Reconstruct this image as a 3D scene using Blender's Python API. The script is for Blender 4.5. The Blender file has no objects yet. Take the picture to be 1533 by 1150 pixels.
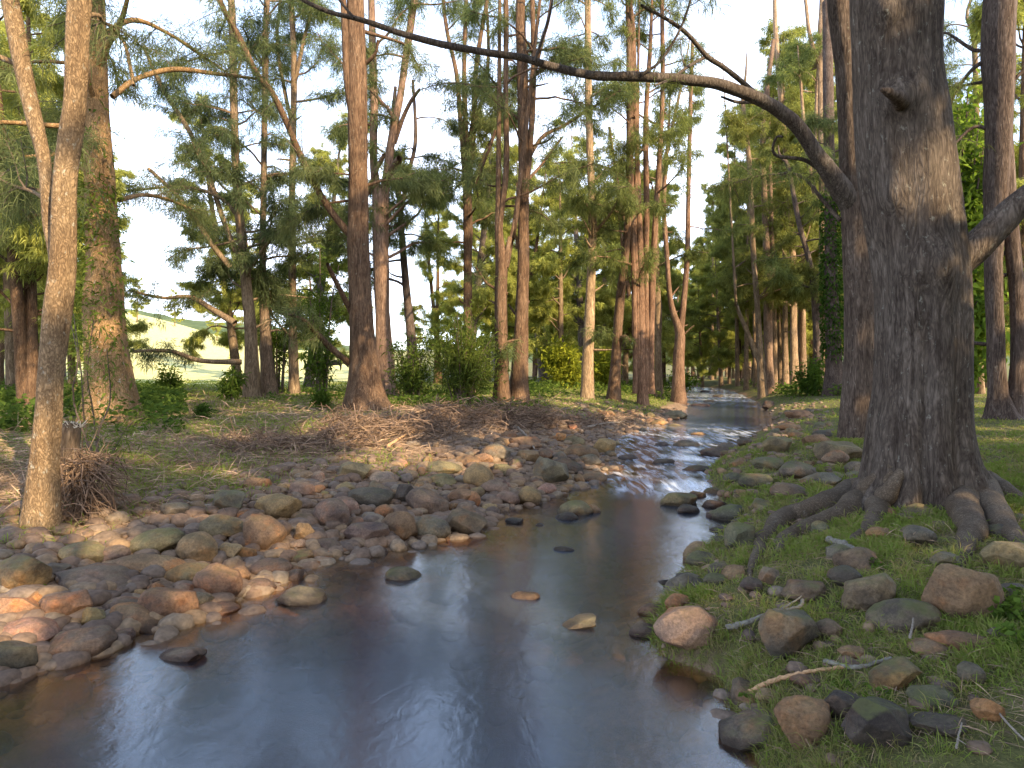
import bpy, bmesh, math, random
import numpy as np
from mathutils import Vector

R = math.radians
rng = np.random.default_rng(11)
random.seed(11)
scene = bpy.context.scene
col = scene.collection

# ------------------------------------------------------------------ camera, sky, sun, exposure
F = 1022.0            # focal length in photo pixels (photo 1533 x 1150)
CX, HY = 766.5, 560.0  # optical axis column and horizon row in the photo
EYE = 1.6
cam = bpy.data.cameras.new('camera')
camo = bpy.data.objects.new('camera', cam)
col.objects.link(camo)
camo.location = (0, 0, EYE)
camo.rotation_euler = (R(90), 0, 0)
cam.sensor_width = 36
cam.lens = 36 * F / 1533.0
cam.shift_y = -(575 - HY) / 1533.0
cam.clip_start = 0.05
cam.clip_end = 3000
scene.camera = camo

SUN_AZ, SUN_EL = R(140), R(28)     # azimuth clockwise from +Y
world = bpy.data.worlds.new('World')
scene.world = world
world.use_nodes = True
wn = world.node_tree
wn.nodes.clear()
wo = wn.nodes.new('ShaderNodeOutputWorld')
bg = wn.nodes.new('ShaderNodeBackground')
sky = wn.nodes.new('ShaderNodeTexSky')
sky.sky_type = 'NISHITA'
sky.sun_disc = False
sky.sun_elevation = SUN_EL
sky.sun_rotation = SUN_AZ
sky.air_density = 1.0
sky.dust_density = 1.0
sky.ozone_density = 1.2
tcw = wn.nodes.new('ShaderNodeTexCoord')
mpw = wn.nodes.new('ShaderNodeMapping')
mpw.inputs['Scale'].default_value = (1, 1, 2.2)
nzw = wn.nodes.new('ShaderNodeTexNoise')
nzw.inputs['Scale'].default_value = 2.3
nzw.inputs['Detail'].default_value = 7
rpw = wn.nodes.new('ShaderNodeValToRGB')
rpw.color_ramp.elements[0].position = 0.36
rpw.color_ramp.elements[0].color = (0.25, 0.25, 0.25, 1)
rpw.color_ramp.elements[1].position = 0.62
rpw.color_ramp.elements[1].color = (0.95, 0.95, 0.95, 1)
mxw = wn.nodes.new('ShaderNodeMix')
mxw.data_type = 'RGBA'
mxw.inputs['B'].default_value = (7.2, 7.8, 9.4, 1)   # thin bright cloud
wn.links.new(tcw.outputs['Generated'], mpw.inputs['Vector'])
wn.links.new(mpw.outputs['Vector'], nzw.inputs['Vector'])
wn.links.new(nzw.outputs['Fac'], rpw.inputs['Fac'])
spw = wn.nodes.new('ShaderNodeSeparateXYZ')
wn.links.new(tcw.outputs['Generated'], spw.inputs[0])
grw = wn.nodes.new('ShaderNodeMapRange')
grw.inputs['From Min'].default_value = 0.22
grw.inputs['From Max'].default_value = 0.62
grw.inputs['To Min'].default_value = 1.0
grw.inputs['To Max'].default_value = 0.05
wn.links.new(spw.outputs['Z'], grw.inputs['Value'])
mlw = wn.nodes.new('ShaderNodeMath')
mlw.operation = 'MULTIPLY'
wn.links.new(rpw.outputs['Color'], mlw.inputs[0])
wn.links.new(grw.outputs['Result'], mlw.inputs[1])
wn.links.new(mlw.outputs[0], mxw.inputs['Factor'])
wn.links.new(sky.outputs['Color'], mxw.inputs['A'])
wn.links.new(mxw.outputs['Result'], bg.inputs['Color'])
bg.inputs['Strength'].default_value = 0.135
wn.links.new(bg.outputs['Background'], wo.inputs['Surface'])

sun = bpy.data.lights.new('sun', 'SUN')
suno = bpy.data.objects.new('sun', sun)
col.objects.link(suno)
sun.energy = 3.2
sun.angle = R(0.53)
sun.color = (1.0, 0.79, 0.50)
sdir = Vector((math.sin(SUN_AZ) * math.cos(SUN_EL), math.cos(SUN_AZ) * math.cos(SUN_EL), math.sin(SUN_EL)))
suno.rotation_euler = (-sdir).to_track_quat('-Z', 'Y').to_euler()
suno.location = (20, -20, 30)

scene.view_settings.view_transform = 'Standard'
scene.view_settings.look = 'None'
scene.view_settings.exposure = 1.92
scene.view_settings.gamma = 1.0
scene.cycles.max_bounces = 7
scene.cycles.diffuse_bounces = 3
scene.cycles.glossy_bounces = 2
scene.cycles.transmission_bounces = 3
scene.cycles.transparent_max_bounces = 6
scene.cycles.caustics_reflective = False
scene.cycles.caustics_refractive = False
scene.cycles.sample_clamp_indirect = 6
scene.cycles.use_denoising = True

# ------------------------------------------------------------------ numeric helpers
def _h(ix, iy, iz):
    n = (ix * 374761393 + iy * 668265263 + iz * 1274126177) & 0xFFFFFFFF
    n = ((n ^ (n >> 13)) * 1274126177) & 0xFFFFFFFF
    n = (n ^ (n >> 16)) & 0xFFFFFF
    return n / float(0xFFFFFF)

def vnoise(P):
    P = np.asarray(P, float)
    i = np.floor(P).astype(np.int64)
    f = P - i
    u = f * f * (3 - 2 * f)
    out = 0
    for dx in (0, 1):
        for dy in (0, 1):
            for dz in (0, 1):
                w = (u[..., 0] if dx else 1 - u[..., 0]) * (u[..., 1] if dy else 1 - u[..., 1]) * (u[..., 2] if dz else 1 - u[..., 2])
                out = out + w * _h(i[..., 0] + dx, i[..., 1] + dy, i[..., 2] + dz)
    return out * 2 - 1

def fbm(P, o=4):
    P = np.asarray(P, float)
    a, s, t = 0.5, 1.0, 0
    for k in range(o):
        t = t + a * vnoise(P * s + 17.3 * k)
        a *= 0.5
        s *= 2.03
    return t

def fbm2(x, y, sc, o=4, seed=0.0):
    return fbm(np.stack([np.asarray(x, float) * sc, np.asarray(y, float) * sc, np.full(np.shape(x), seed)], -1), o)

def sstep(a, b, x):
    t = np.clip((x - a) / (b - a), 0, 1)
    return t * t * (3 - 2 * t)

def unit(v):
    return v / np.maximum(np.linalg.norm(v, axis=-1, keepdims=True), 1e-9)

# ------------------------------------------------------------------ mesh helpers
def np_mesh(name, V, Fc, mats, smooth=True, mi=None, attrs=None):
    """faces: one (M,k) array or a list of them"""
    if not isinstance(Fc, list):
        Fc = [Fc]
    me = bpy.data.meshes.new(name)
    V = np.asarray(V, np.float32)
    me.vertices.add(len(V))
    me.vertices.foreach_set('co', V.ravel())
    loops = np.concatenate([f.ravel() for f in Fc]).astype(np.int32)
    tot = np.concatenate([np.full(len(f), f.shape[1]) for f in Fc]).astype(np.int32)
    st = np.concatenate([[0], np.cumsum(tot)[:-1]]).astype(np.int32)
    me.loops.add(len(loops))
    me.loops.foreach_set('vertex_index', loops)
    me.polygons.add(len(tot))
    me.polygons.foreach_set('loop_start', st)
    me.polygons.foreach_set('loop_total', tot)
    me.polygons.foreach_set('use_smooth', np.full(len(tot), smooth, bool))
    if mi is not None:
        me.polygons.foreach_set('material_index', np.asarray(mi, np.int32))
    for k, a in (attrs or {}).items():
        at = me.attributes.new(k, 'FLOAT', 'POINT')
        at.data.foreach_set('value', np.asarray(a, np.float32))
    me.update(calc_edges=True)
    for m in (mats if isinstance(mats, list) else [mats]):
        me.materials.append(m)
    return me

def link(name, me, parent=None, loc=(0, 0, 0), color=None):
    o = bpy.data.objects.new(name, me)
    col.objects.link(o)
    o.location = loc
    if parent is not None:
        o.parent = parent
    if color is not None:
        o.color = (*color, 1)
    return o

def tag(o, label, cat, group=None):
    o['label'] = label
    o['category'] = cat
    if group:
        o['group'] = group
    return o

def empty(name, loc):
    o = bpy.data.objects.new(name, None)
    o.empty_display_size = 0.2
    col.objects.link(o)
    o.location = loc
    return o

class Geo:
    """gathers pieces of quads / triangles into one mesh"""
    def __init__(s):
        s.V, s.Q, s.T, s.n = [], [], [], 0
        s.qm, s.tm, s.tone = [], [], []
    def add(s, V, Q=None, T=None, m=0, tone=None):
        V = np.asarray(V, float).reshape(-1, 3)
        s.V.append(V)
        if Q is not None and len(Q):
            s.Q.append(np.asarray(Q) + s.n); s.qm.append(np.full(len(Q), m))
        if T is not None and len(T):
            s.T.append(np.asarray(T) + s.n); s.tm.append(np.full(len(T), m))
        s.tone.append(np.full(len(V), 0.5) if tone is None else np.asarray(tone, float))
        s.n += len(V)
    def mesh(s, name, mats, base=(0, 0, 0), smooth=True):
        V = np.concatenate(s.V) - np.asarray(base, float)
        fs, ms = [], []
        if s.Q: fs.append(np.concatenate(s.Q)); ms.append(np.concatenate(s.qm))
        if s.T: fs.append(np.concatenate(s.T)); ms.append(np.concatenate(s.tm))
        return np_mesh(name, V, fs, mats, smooth, np.concatenate(ms), {'tone': np.concatenate(s.tone)})

def resample(P, n):
    """Catmull-Rom through the rows of P (any columns), n rows out"""
    P = np.asarray(P, float)
    k = len(P)
    if k == 2:
        t = np.linspace(0, 1, n)[:, None]
        return P[0] * (1 - t) + P[1] * t
    Q = np.vstack([2 * P[0] - P[1], P, 2 * P[-1] - P[-2]])
    d = np.concatenate([[0], np.cumsum(np.linalg.norm(np.diff(P[:, :3], axis=0), axis=1))])
    s = np.linspace(0, d[-1], n)
    i = np.clip(np.searchsorted(d, s, side='right') - 1, 0, k - 2)
    t = ((s - d[i]) / np.maximum(d[i + 1] - d[i], 1e-9))[:, None]
    a, b, c, e = Q[i], Q[i + 1], Q[i + 2], Q[i + 3]
    return 0.5 * (2 * b + (c - a) * t + (2 * a - 5 * b + 4 * c - e) * t ** 2 + (3 * b - a - 3 * c + e) * t ** 3)

def tube(P, rad, sides=8, rough=0.0, seed=0.0, flute=None, cap=True):
    """returns V, Q along a path; rough = noisy radius share; flute(theta, s, P) multiplies the radius"""
    P = np.asarray(P, float)
    n = len(P)
    T = unit(np.gradient(P, axis=0))
    ref = np.tile(np.array([0.0, 1.0, 0.0]), (n, 1))
    bad = np.abs((T * ref).sum(1)) > 0.9
    if bad.any():
        ref = np.tile(np.array([0.31, 0.0, 0.95]), (n, 1)) if np.abs(T[:, 2]).max() < 0.8 else np.tile(np.array([0.95, 0.2, 0.25]), (n, 1))
    U = unit(np.cross(ref, T))
    W = np.cross(T, U)
    th = np.linspace(0, 2 * np.pi, sides, endpoint=False)
    r = np.asarray(rad, float)[:, None] * np.ones((1, sides))
    if flute is not None:
        r = r * flute(th[None, :], np.linspace(0, 1, n)[:, None], P)
    ring = U[:, None, :] * np.cos(th)[None, :, None] + W[:, None, :] * np.sin(th)[None, :, None]
    V = P[:, None, :] + ring * r[..., None]
    if rough > 0:
        nz = fbm(V * np.array([5, 5, 1.4]) + seed, 3)
        V = P[:, None, :] + ring * (r * (1 + rough * nz))[..., None]
    V = V.reshape(-1, 3)
    i = np.arange(n - 1)[:, None] * sides
    j = np.arange(sides)[None, :]
    j2 = (j + 1) % sides
    Q = np.stack([i + j, i + j2, i + sides + j2, i + sides + j], -1).reshape(-1, 4)
    return V, Q

def capped(V, Q, sides):
    """triangle fan caps at both ends"""
    n = len(V) // sides
    c0, c1 = V[:sides].mean(0), V[-sides:].mean(0)
    m = len(V)
    V2 = np.vstack([V, c0, c1])
    j = np.arange(sides); j2 = (j + 1) % sides
    T = np.vstack([np.stack([j2, j, np.full(sides, m)], 1), np.stack([(n - 1) * sides + j, (n - 1) * sides + j2, np.full(sides, m + 1)], 1)])
    return V2, Q, T

# ------------------------------------------------------------------ creek and terrain
def water_z(Y):
    return np.interp(Y, [-50, 8.6, 9.6, 12, 17, 19, 28, 31, 45, 300], [0, 0, 0.06, 0.10, 0.17, 0.20, 0.21, 0.27, 0.38, 0.6])

def edge_pts(px):
    out = []
    for x, y in px:
        Y = 5.0
        for _ in range(60):
            Y = 0.5 * Y + 0.5 * (EYE - water_z(Y)) * F / (y - HY)
        out.append(((x - CX) / F * Y, float(Y)))
    return np.array(out)

LE = edge_pts([(0, 1022), (80, 1002), (165, 968), (285, 930), (350, 902), (420, 875), (480, 848), (600, 825), (700, 800), (760, 765),
               (830, 742), (890, 724), (925, 705), (912, 690), (905, 672), (930, 652), (985, 637), (1025, 622), (1036, 606), (1030, 592), (1035, 584)])
RE = edge_pts([(1118, 1150), (1100, 1082), (1058, 1012), (985, 985), (968, 940), (1005, 882), (1030, 840), (1078, 806), (1098, 788), (1085, 760),
               (1062, 735), (1055, 705), (1085, 682), (1128, 652), (1158, 637), (1150, 616), (1132, 602), (1112, 592), (1090, 584)])
LE = np.vstack([[(-4.3, -60), (-3.6, -3), (-3.3, 1.2), (-3.0, 2.6)], LE, [(14.5, 62), (4, 80), (-30, 110), (-60, 300)]])
RE = np.vstack([[(1.8, -60), (1.2, -3), (0.95, 1.2)], RE, [(18, 62), (8, 80), (-26, 110), (-56, 300)]])
xl = lambda Y: np.interp(Y, LE[:, 1], LE[:, 0])
xr = lambda Y: np.interp(Y, RE[:, 1], RE[:, 0])

def H(X, Y, fine=True):
    X = np.asarray(X, float); Y = np.asarray(Y, float)
    w = water_z(Y)
    k = np.where(Y < 10, 0.85, 0.92)
    dl = (xl(Y) - X) * k
    dr = (X - xr(Y)) * 0.92
    mid = -np.minimum(-dl, -dr)
    zl = np.interp(dl, [-1.6, -0.8, -0.3, 0, 0.4, 1.2, 2.5, 5, 9, 40], [-0.38, -0.22, -0.10, -0.03, 0.07, 0.2, 0.40, 0.60, 0.66, 0.66])
    zr = np.interp(dr, [-1.6, -0.8, -0.25, 0, 0.18, 0.5, 1.5, 3, 6, 40], [-0.42, -0.32, -0.16, -0.05, 0.13, 0.24, 0.38, 0.5, 0.62, 0.68])
    z = np.where(dl > dr, zl, zr)
    out = np.maximum(dl, dr)
    amp = sstep(-0.2, 0.8, out)
    z = z + w
    z = z + amp * 0.10 * fbm2(X, Y, 0.45, 3, 3.1)
    if fine:
        z = z + amp * 0.035 * fbm2(X, Y, 2.6, 3, 8.7) + (1 - amp) * 0.06 * fbm2(X, Y, 3.0, 3, 1.7)
    # open paddock rises behind the trees on the left
    pad = sstep(34, 75, Y) * sstep(2, -14, X)
    z = z + pad * np.clip(Y - 34, 0, 260) * (0.022 + 0.07 * sstep(-0.30, -0.62, X / np.maximum(Y, 1)))
    rise = sstep(60, 260, Y) * np.clip(Y - 60, 0, 400) * 0.02
    return z + rise

def hit(px, py, zoff=0.0):
    """where the line of sight through a photo pixel meets the ground"""
    dx, dz = (px - CX) / F, -(py - HY) / F
    Ys = np.concatenate([np.arange(1.6, 30, 0.02), np.arange(30, 160, 0.2)])
    g = H(dx * Ys, Ys) + zoff
    z = EYE + dz * Ys
    i = np.argmax(z < g)
    if z[i] >= g[i]:
        i = len(Ys) - 1
    Y = Ys[i]
    return np.array([dx * Y, Y, H(dx * Y, Y) + zoff])

def at(px, py, Y):
    return np.array([(px - CX) / F * Y, Y, EYE - (py - HY) / F * Y])

# ------------------------------------------------------------------ materials
def new_mat(name):
    m = bpy.data.materials.new(name)
    m.use_nodes = True
    nt = m.node_tree
    nt.nodes.clear()
    out = nt.nodes.new('ShaderNodeOutputMaterial')
    return m, nt, out

def N(nt, kind, **kw):
    n = nt.nodes.new(kind)
    for k, v in kw.items():
        if k in ('data_type', 'blend_type', 'operation', 'feature', 'attribute_name', 'noise_dimensions', 'clamp', 'distance'):
            setattr(n, k, v)
        else:
            n.inputs[k.replace('_', ' ')].default_value = v
    return n

def noise(nt, vec, scale, detail=5, rough=0.55, dist=0.0):
    n = nt.nodes.new('ShaderNodeTexNoise')
    n.inputs['Scale'].default_value = scale
    n.inputs['Detail'].default_value = detail
    n.inputs['Roughness'].default_value = rough
    n.inputs['Distortion'].default_value = dist
    if vec is not None:
        nt.links.new(vec, n.inputs['Vector'])
    return n.outputs['Fac']

def ramp(nt, fac, stops):
    n = nt.nodes.new('ShaderNodeValToRGB')
    cr = n.color_ramp
    while len(cr.elements) < len(stops):
        cr.elements.new(0.5)
    for e, (p, c) in zip(cr.elements, stops):
        e.position = p
        e.color = (*c, 1) if len(c) == 3 else c
    nt.links.new(fac, n.inputs['Fac'])
    return n.outputs['Color']

def mix(nt, fac, a, b, mode='MIX'):
    n = nt.nodes.new('ShaderNodeMix')
    n.data_type = 'RGBA'
    n.blend_type = mode
    for sock, v in (('Factor', fac), ('A', a), ('B', b)):
        if isinstance(v, (int, float)):
            n.inputs[sock].default_value = v
        elif isinstance(v, tuple):
            n.inputs[sock].default_value = (*v, 1)
        else:
            nt.links.new(v, n.inputs[sock])
    return n.outputs['Result']

def math_(nt, op, a, b=None, clamp=False):
    n = nt.nodes.new('ShaderNodeMath')
    n.operation = op
    n.use_clamp = clamp
    for i, v in enumerate((a, b)):
        if v is None: continue
        if isinstance(v, (int, float)): n.inputs[i].default_value = v
        else: nt.links.new(v, n.inputs[i])
    return n.outputs[0]

def attr(nt, name):
    n = nt.nodes.new('ShaderNodeAttribute')
    n.attribute_name = name
    return n.outputs['Fac']

def bump(nt, h, strength, dist):
    n = nt.nodes.new('ShaderNodeBump')
    n.inputs['Strength'].default_value = strength
    n.inputs['Distance'].default_value = dist
    nt.links.new(h, n.inputs['Height'])
    return n.outputs['Normal']

def princ(nt, out, colr, rough=0.8, normal=None, spec=0.3):
    b = nt.nodes.new('ShaderNodeBsdfPrincipled')
    if isinstance(colr, tuple): b.inputs['Base Color'].default_value = (*colr, 1)
    else: nt.links.new(colr, b.inputs['Base Color'])
    if isinstance(rough, (int, float)): b.inputs['Roughness'].default_value = rough
    else: nt.links.new(rough, b.inputs['Roughness'])
    b.inputs['Specular IOR Level'].default_value = spec
    if normal is not None: nt.links.new(normal, b.inputs['Normal'])
    nt.links.new(b.outputs['BSDF'], out.inputs['Surface'])
    return b

def coords(nt, which='Object', scale=(1, 1, 1)):
    t = nt.nodes.new('ShaderNodeTexCoord')
    m = nt.nodes.new('ShaderNodeMapping')
    m.inputs['Scale'].default_value = scale
    nt.links.new(t.outputs[which], m.inputs['Vector'])
    return m.outputs['Vector']

def objcol(nt):
    n = nt.nodes.new('ShaderNodeObjectInfo')
    return n.outputs['Color'], n.outputs['Random']

def bark_material(name, scale=1.0, lichen=0.5, bstr=0.9, zs=0.14, furrow=0.0, soft=0.0):
    m, nt, out = new_mat(name)
    oc, rnd = objcol(nt)
    v = coords(nt, 'Object', (1, 1, zs))
    v2 = coords(nt, 'Object', (1, 1, 0.6))
    fine = noise(nt, v, 34 * scale, 9, 0.75, 1.0)
    big = noise(nt, v2, 3.2, 5, 0.6)
    vo = nt.nodes.new('ShaderNodeTexVoronoi')
    vo.feature = 'DISTANCE_TO_EDGE'
    vo.inputs['Scale'].default_value = 34 * scale
    dn = nt.nodes.new('ShaderNodeTexNoise'); dn.inputs['Scale'].default_value = 7 * scale; dn.inputs['Detail'].default_value = 3
    nt.links.new(v, dn.inputs['Vector'])
    vm = nt.nodes.new('ShaderNodeMixRGB'); vm.inputs[0].default_value = 0.22
    nt.links.new(v, vm.inputs[1]); nt.links.new(dn.outputs['Color'], vm.inputs[2])
    nt.links.new(vm.outputs[0], vo.inputs['Vector'])
    crack = ramp(nt, vo.outputs['Distance'], [(0.0, (0.25, 0.25, 0.25)), (0.3, (1, 1, 1))])
    h = mix(nt, 0.30, fine, crack)
    if furrow:
        fw = noise(nt, coords(nt, 'Object', (1, 1, 0.10)), 17, 5, 0.6, 1.2)
        h = mix(nt, furrow, h, fw)
    c = ramp(nt, h, [(0.36, (0.22, 0.19, 0.18)), (0.52, (0.72, 0.70, 0.68)), (0.72, (1.6, 1.58, 1.55))])
    c = mix(nt, soft, c, (0.7, 0.68, 0.66))
    c = mix(nt, 1.0, c, oc, 'MULTIPLY')
    tone = ramp(nt, big, [(0.3, (0.72, 0.66, 0.62)), (0.7, (1.2, 1.2, 1.2))])
    c = mix(nt, 1.0, c, tone, 'MULTIPLY')
    sp = noise(nt, coords(nt, 'Object', (1, 1, 0.7)), 17, 6, 0.7)
    lm = ramp(nt, sp, [(0.60, (0, 0, 0)), (0.70, (lichen,) * 3)])
    c = mix(nt, lm, c, (0.40, 0.40, 0.33))
    princ(nt, out, c, 0.92, bump(nt, h, bstr, 0.03 / scale), 0.15)
    return m

BARK = bark_material('bark', 1.0, 0.3, 1.0, 0.14, 0.45)
BARK_BIG = bark_material('furrowed_bark', 0.95, 0.4, 1.0, 0.24, 0.5)
ROOTBARK = bark_material('root_bark', 1.3, 0.2, 0.6, 0.9, 0.0, 0.5)
BARK_SPOT = bark_material('spotted_bark', 1.3, 0.8, 1.0, 0.4, 0.25, 0.12)
TWIG = None

def foliage_material(name, c0, c1, trans=0.45):
    m, nt, out = new_mat(name)
    t = attr(nt, 'tone')
    oc, rnd = objcol(nt)
    c = ramp(nt, t, [(0.0, c0), (1.0, c1)])
    c = mix(nt, 1.0, c, oc, 'MULTIPLY')
    d = nt.nodes.new('ShaderNodeBsdfDiffuse')
    tr = nt.nodes.new('ShaderNodeBsdfTranslucent')
    nt.links.new(c, d.inputs['Color'])
    ct = mix(nt, 1.0, c, (1.25, 1.2, 0.7), 'MULTIPLY')
    nt.links.new(ct, tr.inputs['Color'])
    ms = nt.nodes.new('ShaderNodeMixShader')
    ms.inputs[0].default_value = trans
    nt.links.new(d.outputs[0], ms.inputs[1])
    nt.links.new(tr.outputs[0], ms.inputs[2])
    nt.links.new(ms.outputs[0], out.inputs['Surface'])
    return m

NEEDLE = foliage_material('needles', (0.072, 0.088, 0.050), (0.235, 0.25, 0.115))
LEAF = foliage_material('leaves', (0.040, 0.068, 0.018), (0.17, 0.215, 0.045))
GRASS = foliage_material('grass_blades', (0.30, 0.24, 0.12), (0.19, 0.26, 0.05), 0.4)

def plain_noise_mat(name, c0, c1, sc=20, rough=0.9):
    m, nt, out = new_mat(name)
    n = noise(nt, coords(nt), sc, 5)
    t = attr(nt, 'tone')
    c = ramp(nt, n, [(0.3, c0), (0.7, c1)])
    c = mix(nt, 1.0, c, ramp(nt, t, [(0, (0.55, 0.55, 0.55)), (1, (1.5, 1.5, 1.5))]), 'MULTIPLY')
    princ(nt, out, c, rough, bump(nt, n, 0.5, 0.01), 0.15)
    return m

TWIG = plain_noise_mat('twig_bark', (0.07, 0.05, 0.038), (0.15, 0.11, 0.085))
DEADTWIG = plain_noise_mat('dead_twigs', (0.13, 0.083, 0.055), (0.26, 0.175, 0.12))
LITTER = plain_noise_mat('needle_litter', (0.18, 0.12, 0.078), (0.38, 0.265, 0.175))
WOOD = plain_noise_mat('broken_wood', (0.50, 0.40, 0.28), (0.72, 0.62, 0.48), 30)

def rock_material(name, moss):
    m, nt, out = new_mat(name)
    oc, rnd = objcol(nt)
    t = nt.nodes.new('ShaderNodeTexCoord')
    off = nt.nodes.new('ShaderNodeVectorMath'); off.operation = 'ADD'
    sc = nt.nodes.new('ShaderNodeVectorMath'); sc.operation = 'SCALE'
    sc.inputs[0].default_value = (37, 53, 71)
    nt.links.new(rnd, sc.inputs['Scale'])
    g = nt.nodes.new('ShaderNodeNewGeometry')
    nt.links.new(g.outputs['Position'], off.inputs[0]); nt.links.new(sc.outputs[0], off.inputs[1])
    v = off.outputs[0]
    n1 = noise(nt, v, 5, 6, 0.6)
    n2 = noise(nt, v, 55, 8, 0.8)
    n3 = noise(nt, v, 3.4, 5, 0.65)
    c = mix(nt, 1.0, oc, ramp(nt, n1, [(0.34, (0.5, 0.5, 0.55)), (0.66, (1.35, 1.3, 1.2))]), 'MULTIPLY')
    c = mix(nt, 1.0, c, ramp(nt, n2, [(0.34, (0.5, 0.5, 0.5)), (0.66, (1.4, 1.4, 1.4))]), 'MULTIPLY')
    rust = ramp(nt, n3, [(0.52, (0, 0, 0)), (0.66, (0.75, 0.75, 0.75))])
    c = mix(nt, rust, c, mix(nt, 1.0, c, (1.5, 1.0, 0.62), 'MULTIPLY'))
    # moss and lichen film on upper faces
    sep = nt.nodes.new('ShaderNodeSeparateXYZ')
    nt.links.new(g.outputs['Normal'], sep.inputs[0])
    up = math_(nt, 'MULTIPLY', ramp(nt, sep.outputs['Z'], [(0.35, (0, 0, 0)), (0.9, (1, 1, 1))]), ramp(nt, noise(nt, v, 7, 6, 0.7), [(0.42, (0, 0, 0)), (0.62, (1, 1, 1))]))
    up = math_(nt, 'MULTIPLY', up, moss)
    c = mix(nt, up, c, (0.115, 0.12, 0.035))
    # wet foot at the waterline of this creek
    sp = nt.nodes.new('ShaderNodeSeparateXYZ')
    nt.links.new(g.outputs['Position'], sp.inputs[0])
    lvl = nt.nodes.new('ShaderNodeMapRange')
    lvl.inputs['From Min'].default_value = 8; lvl.inputs['From Max'].default_value = 20
    lvl.inputs['To Min'].default_value = 0.0; lvl.inputs['To Max'].default_value = 0.2
    nt.links.new(sp.outputs['Y'], lvl.inputs['Value'])
    hz = math_(nt, 'SUBTRACT', sp.outputs['Z'], lvl.outputs[0])
    hz = math_(nt, 'ADD', hz, math_(nt, 'MULTIPLY', math_(nt, 'SUBTRACT', n1, 0.5), 0.10))
    wet = nt.nodes.new('ShaderNodeMapRange')
    wet.inputs['From Min'].default_value = 0.02; wet.inputs['From Max'].default_value = 0.075
    wet.inputs['To Min'].default_value = 1.0; wet.inputs['To Max'].default_value = 0.0
    nt.links.new(hz, wet.inputs['Value'])
    c = mix(nt, wet.outputs[0], c, mix(nt, 1.0, c, (0.42, 0.38, 0.36), 'MULTIPLY'))
    rough = nt.nodes.new('ShaderNodeMapRange')
    rough.inputs['To Min'].default_value = 0.72; rough.inputs['To Max'].default_value = 0.28
    nt.links.new(wet.outputs[0], rough.inputs['Value'])
    hh = mix(nt, 0.35, n1, n2)
    princ(nt, out, c, rough.outputs[0], bump(nt, hh, 0.8, 0.04), 0.3)
    return m

ROCK = rock_material('river_rock', 0.22)
MOSSROCK = rock_material('mossy_rock', 0.75)

def ground_material():
    m, nt, out = new_mat('forest_floor')
    g = nt.nodes.new('ShaderNodeNewGeometry')
    v = g.outputs['Position']
    green, bed, pad = attr(nt, 'green'), attr(nt, 'bed'), attr(nt, 'paddock')
    n1 = noise(nt, v, 1.3, 6, 0.6)
    n2 = noise(nt, v, 9, 6, 0.7)
    n3 = noise(nt, v, 60, 4, 0.7)
    soil = ramp(nt, n2, [(0.3, (0.14, 0.095, 0.06)), (0.5, (0.26, 0.175, 0.115)), (0.7, (0.40, 0.28, 0.19))])
    grs = ramp(nt, n2, [(0.3, (0.085, 0.08, 0.035)), (0.55, (0.15, 0.145, 0.05)), (0.72, (0.26, 0.21, 0.11))])
    gm = math_(nt, 'ADD', green, math_(nt, 'MULTIPLY', math_(nt, 'SUBTRACT', n1, 0.5), 1.6))
    gm = math_(nt, 'ADD', gm, math_(nt, 'MULTIPLY', math_(nt, 'SUBTRACT', n2, 0.5), 1.2))
    gm = ramp(nt, gm, [(0.40, (0, 0, 0)), (0.62, (1, 1, 1))])
    c = mix(nt, gm, soil, grs)
    bedc = ramp(nt, noise(nt, v, 7, 5, 0.65), [(0.3, (0.10, 0.065, 0.035)), (0.5, (0.26, 0.165, 0.085)), (0.7, (0.46, 0.29, 0.14))])
    c = mix(nt, bed, c, bedc)
    pc = ramp(nt, n1, [(0.3, (0.48, 0.47, 0.17)), (0.7, (0.66, 0.60, 0.28))])
    c = mix(nt, pad, c, pc)
    c = mix(nt, 1.0, c, ramp(nt, n3, [(0.3, (0.7, 0.7, 0.7)), (0.7, (1.25, 1.25, 1.25))]), 'MULTIPLY')
    princ(nt, out, c, 0.95, bump(nt, mix(nt, 0.5, n2, n3), 0.8, 0.05), 0.1)
    return m
GROUND = ground_material()

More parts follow.
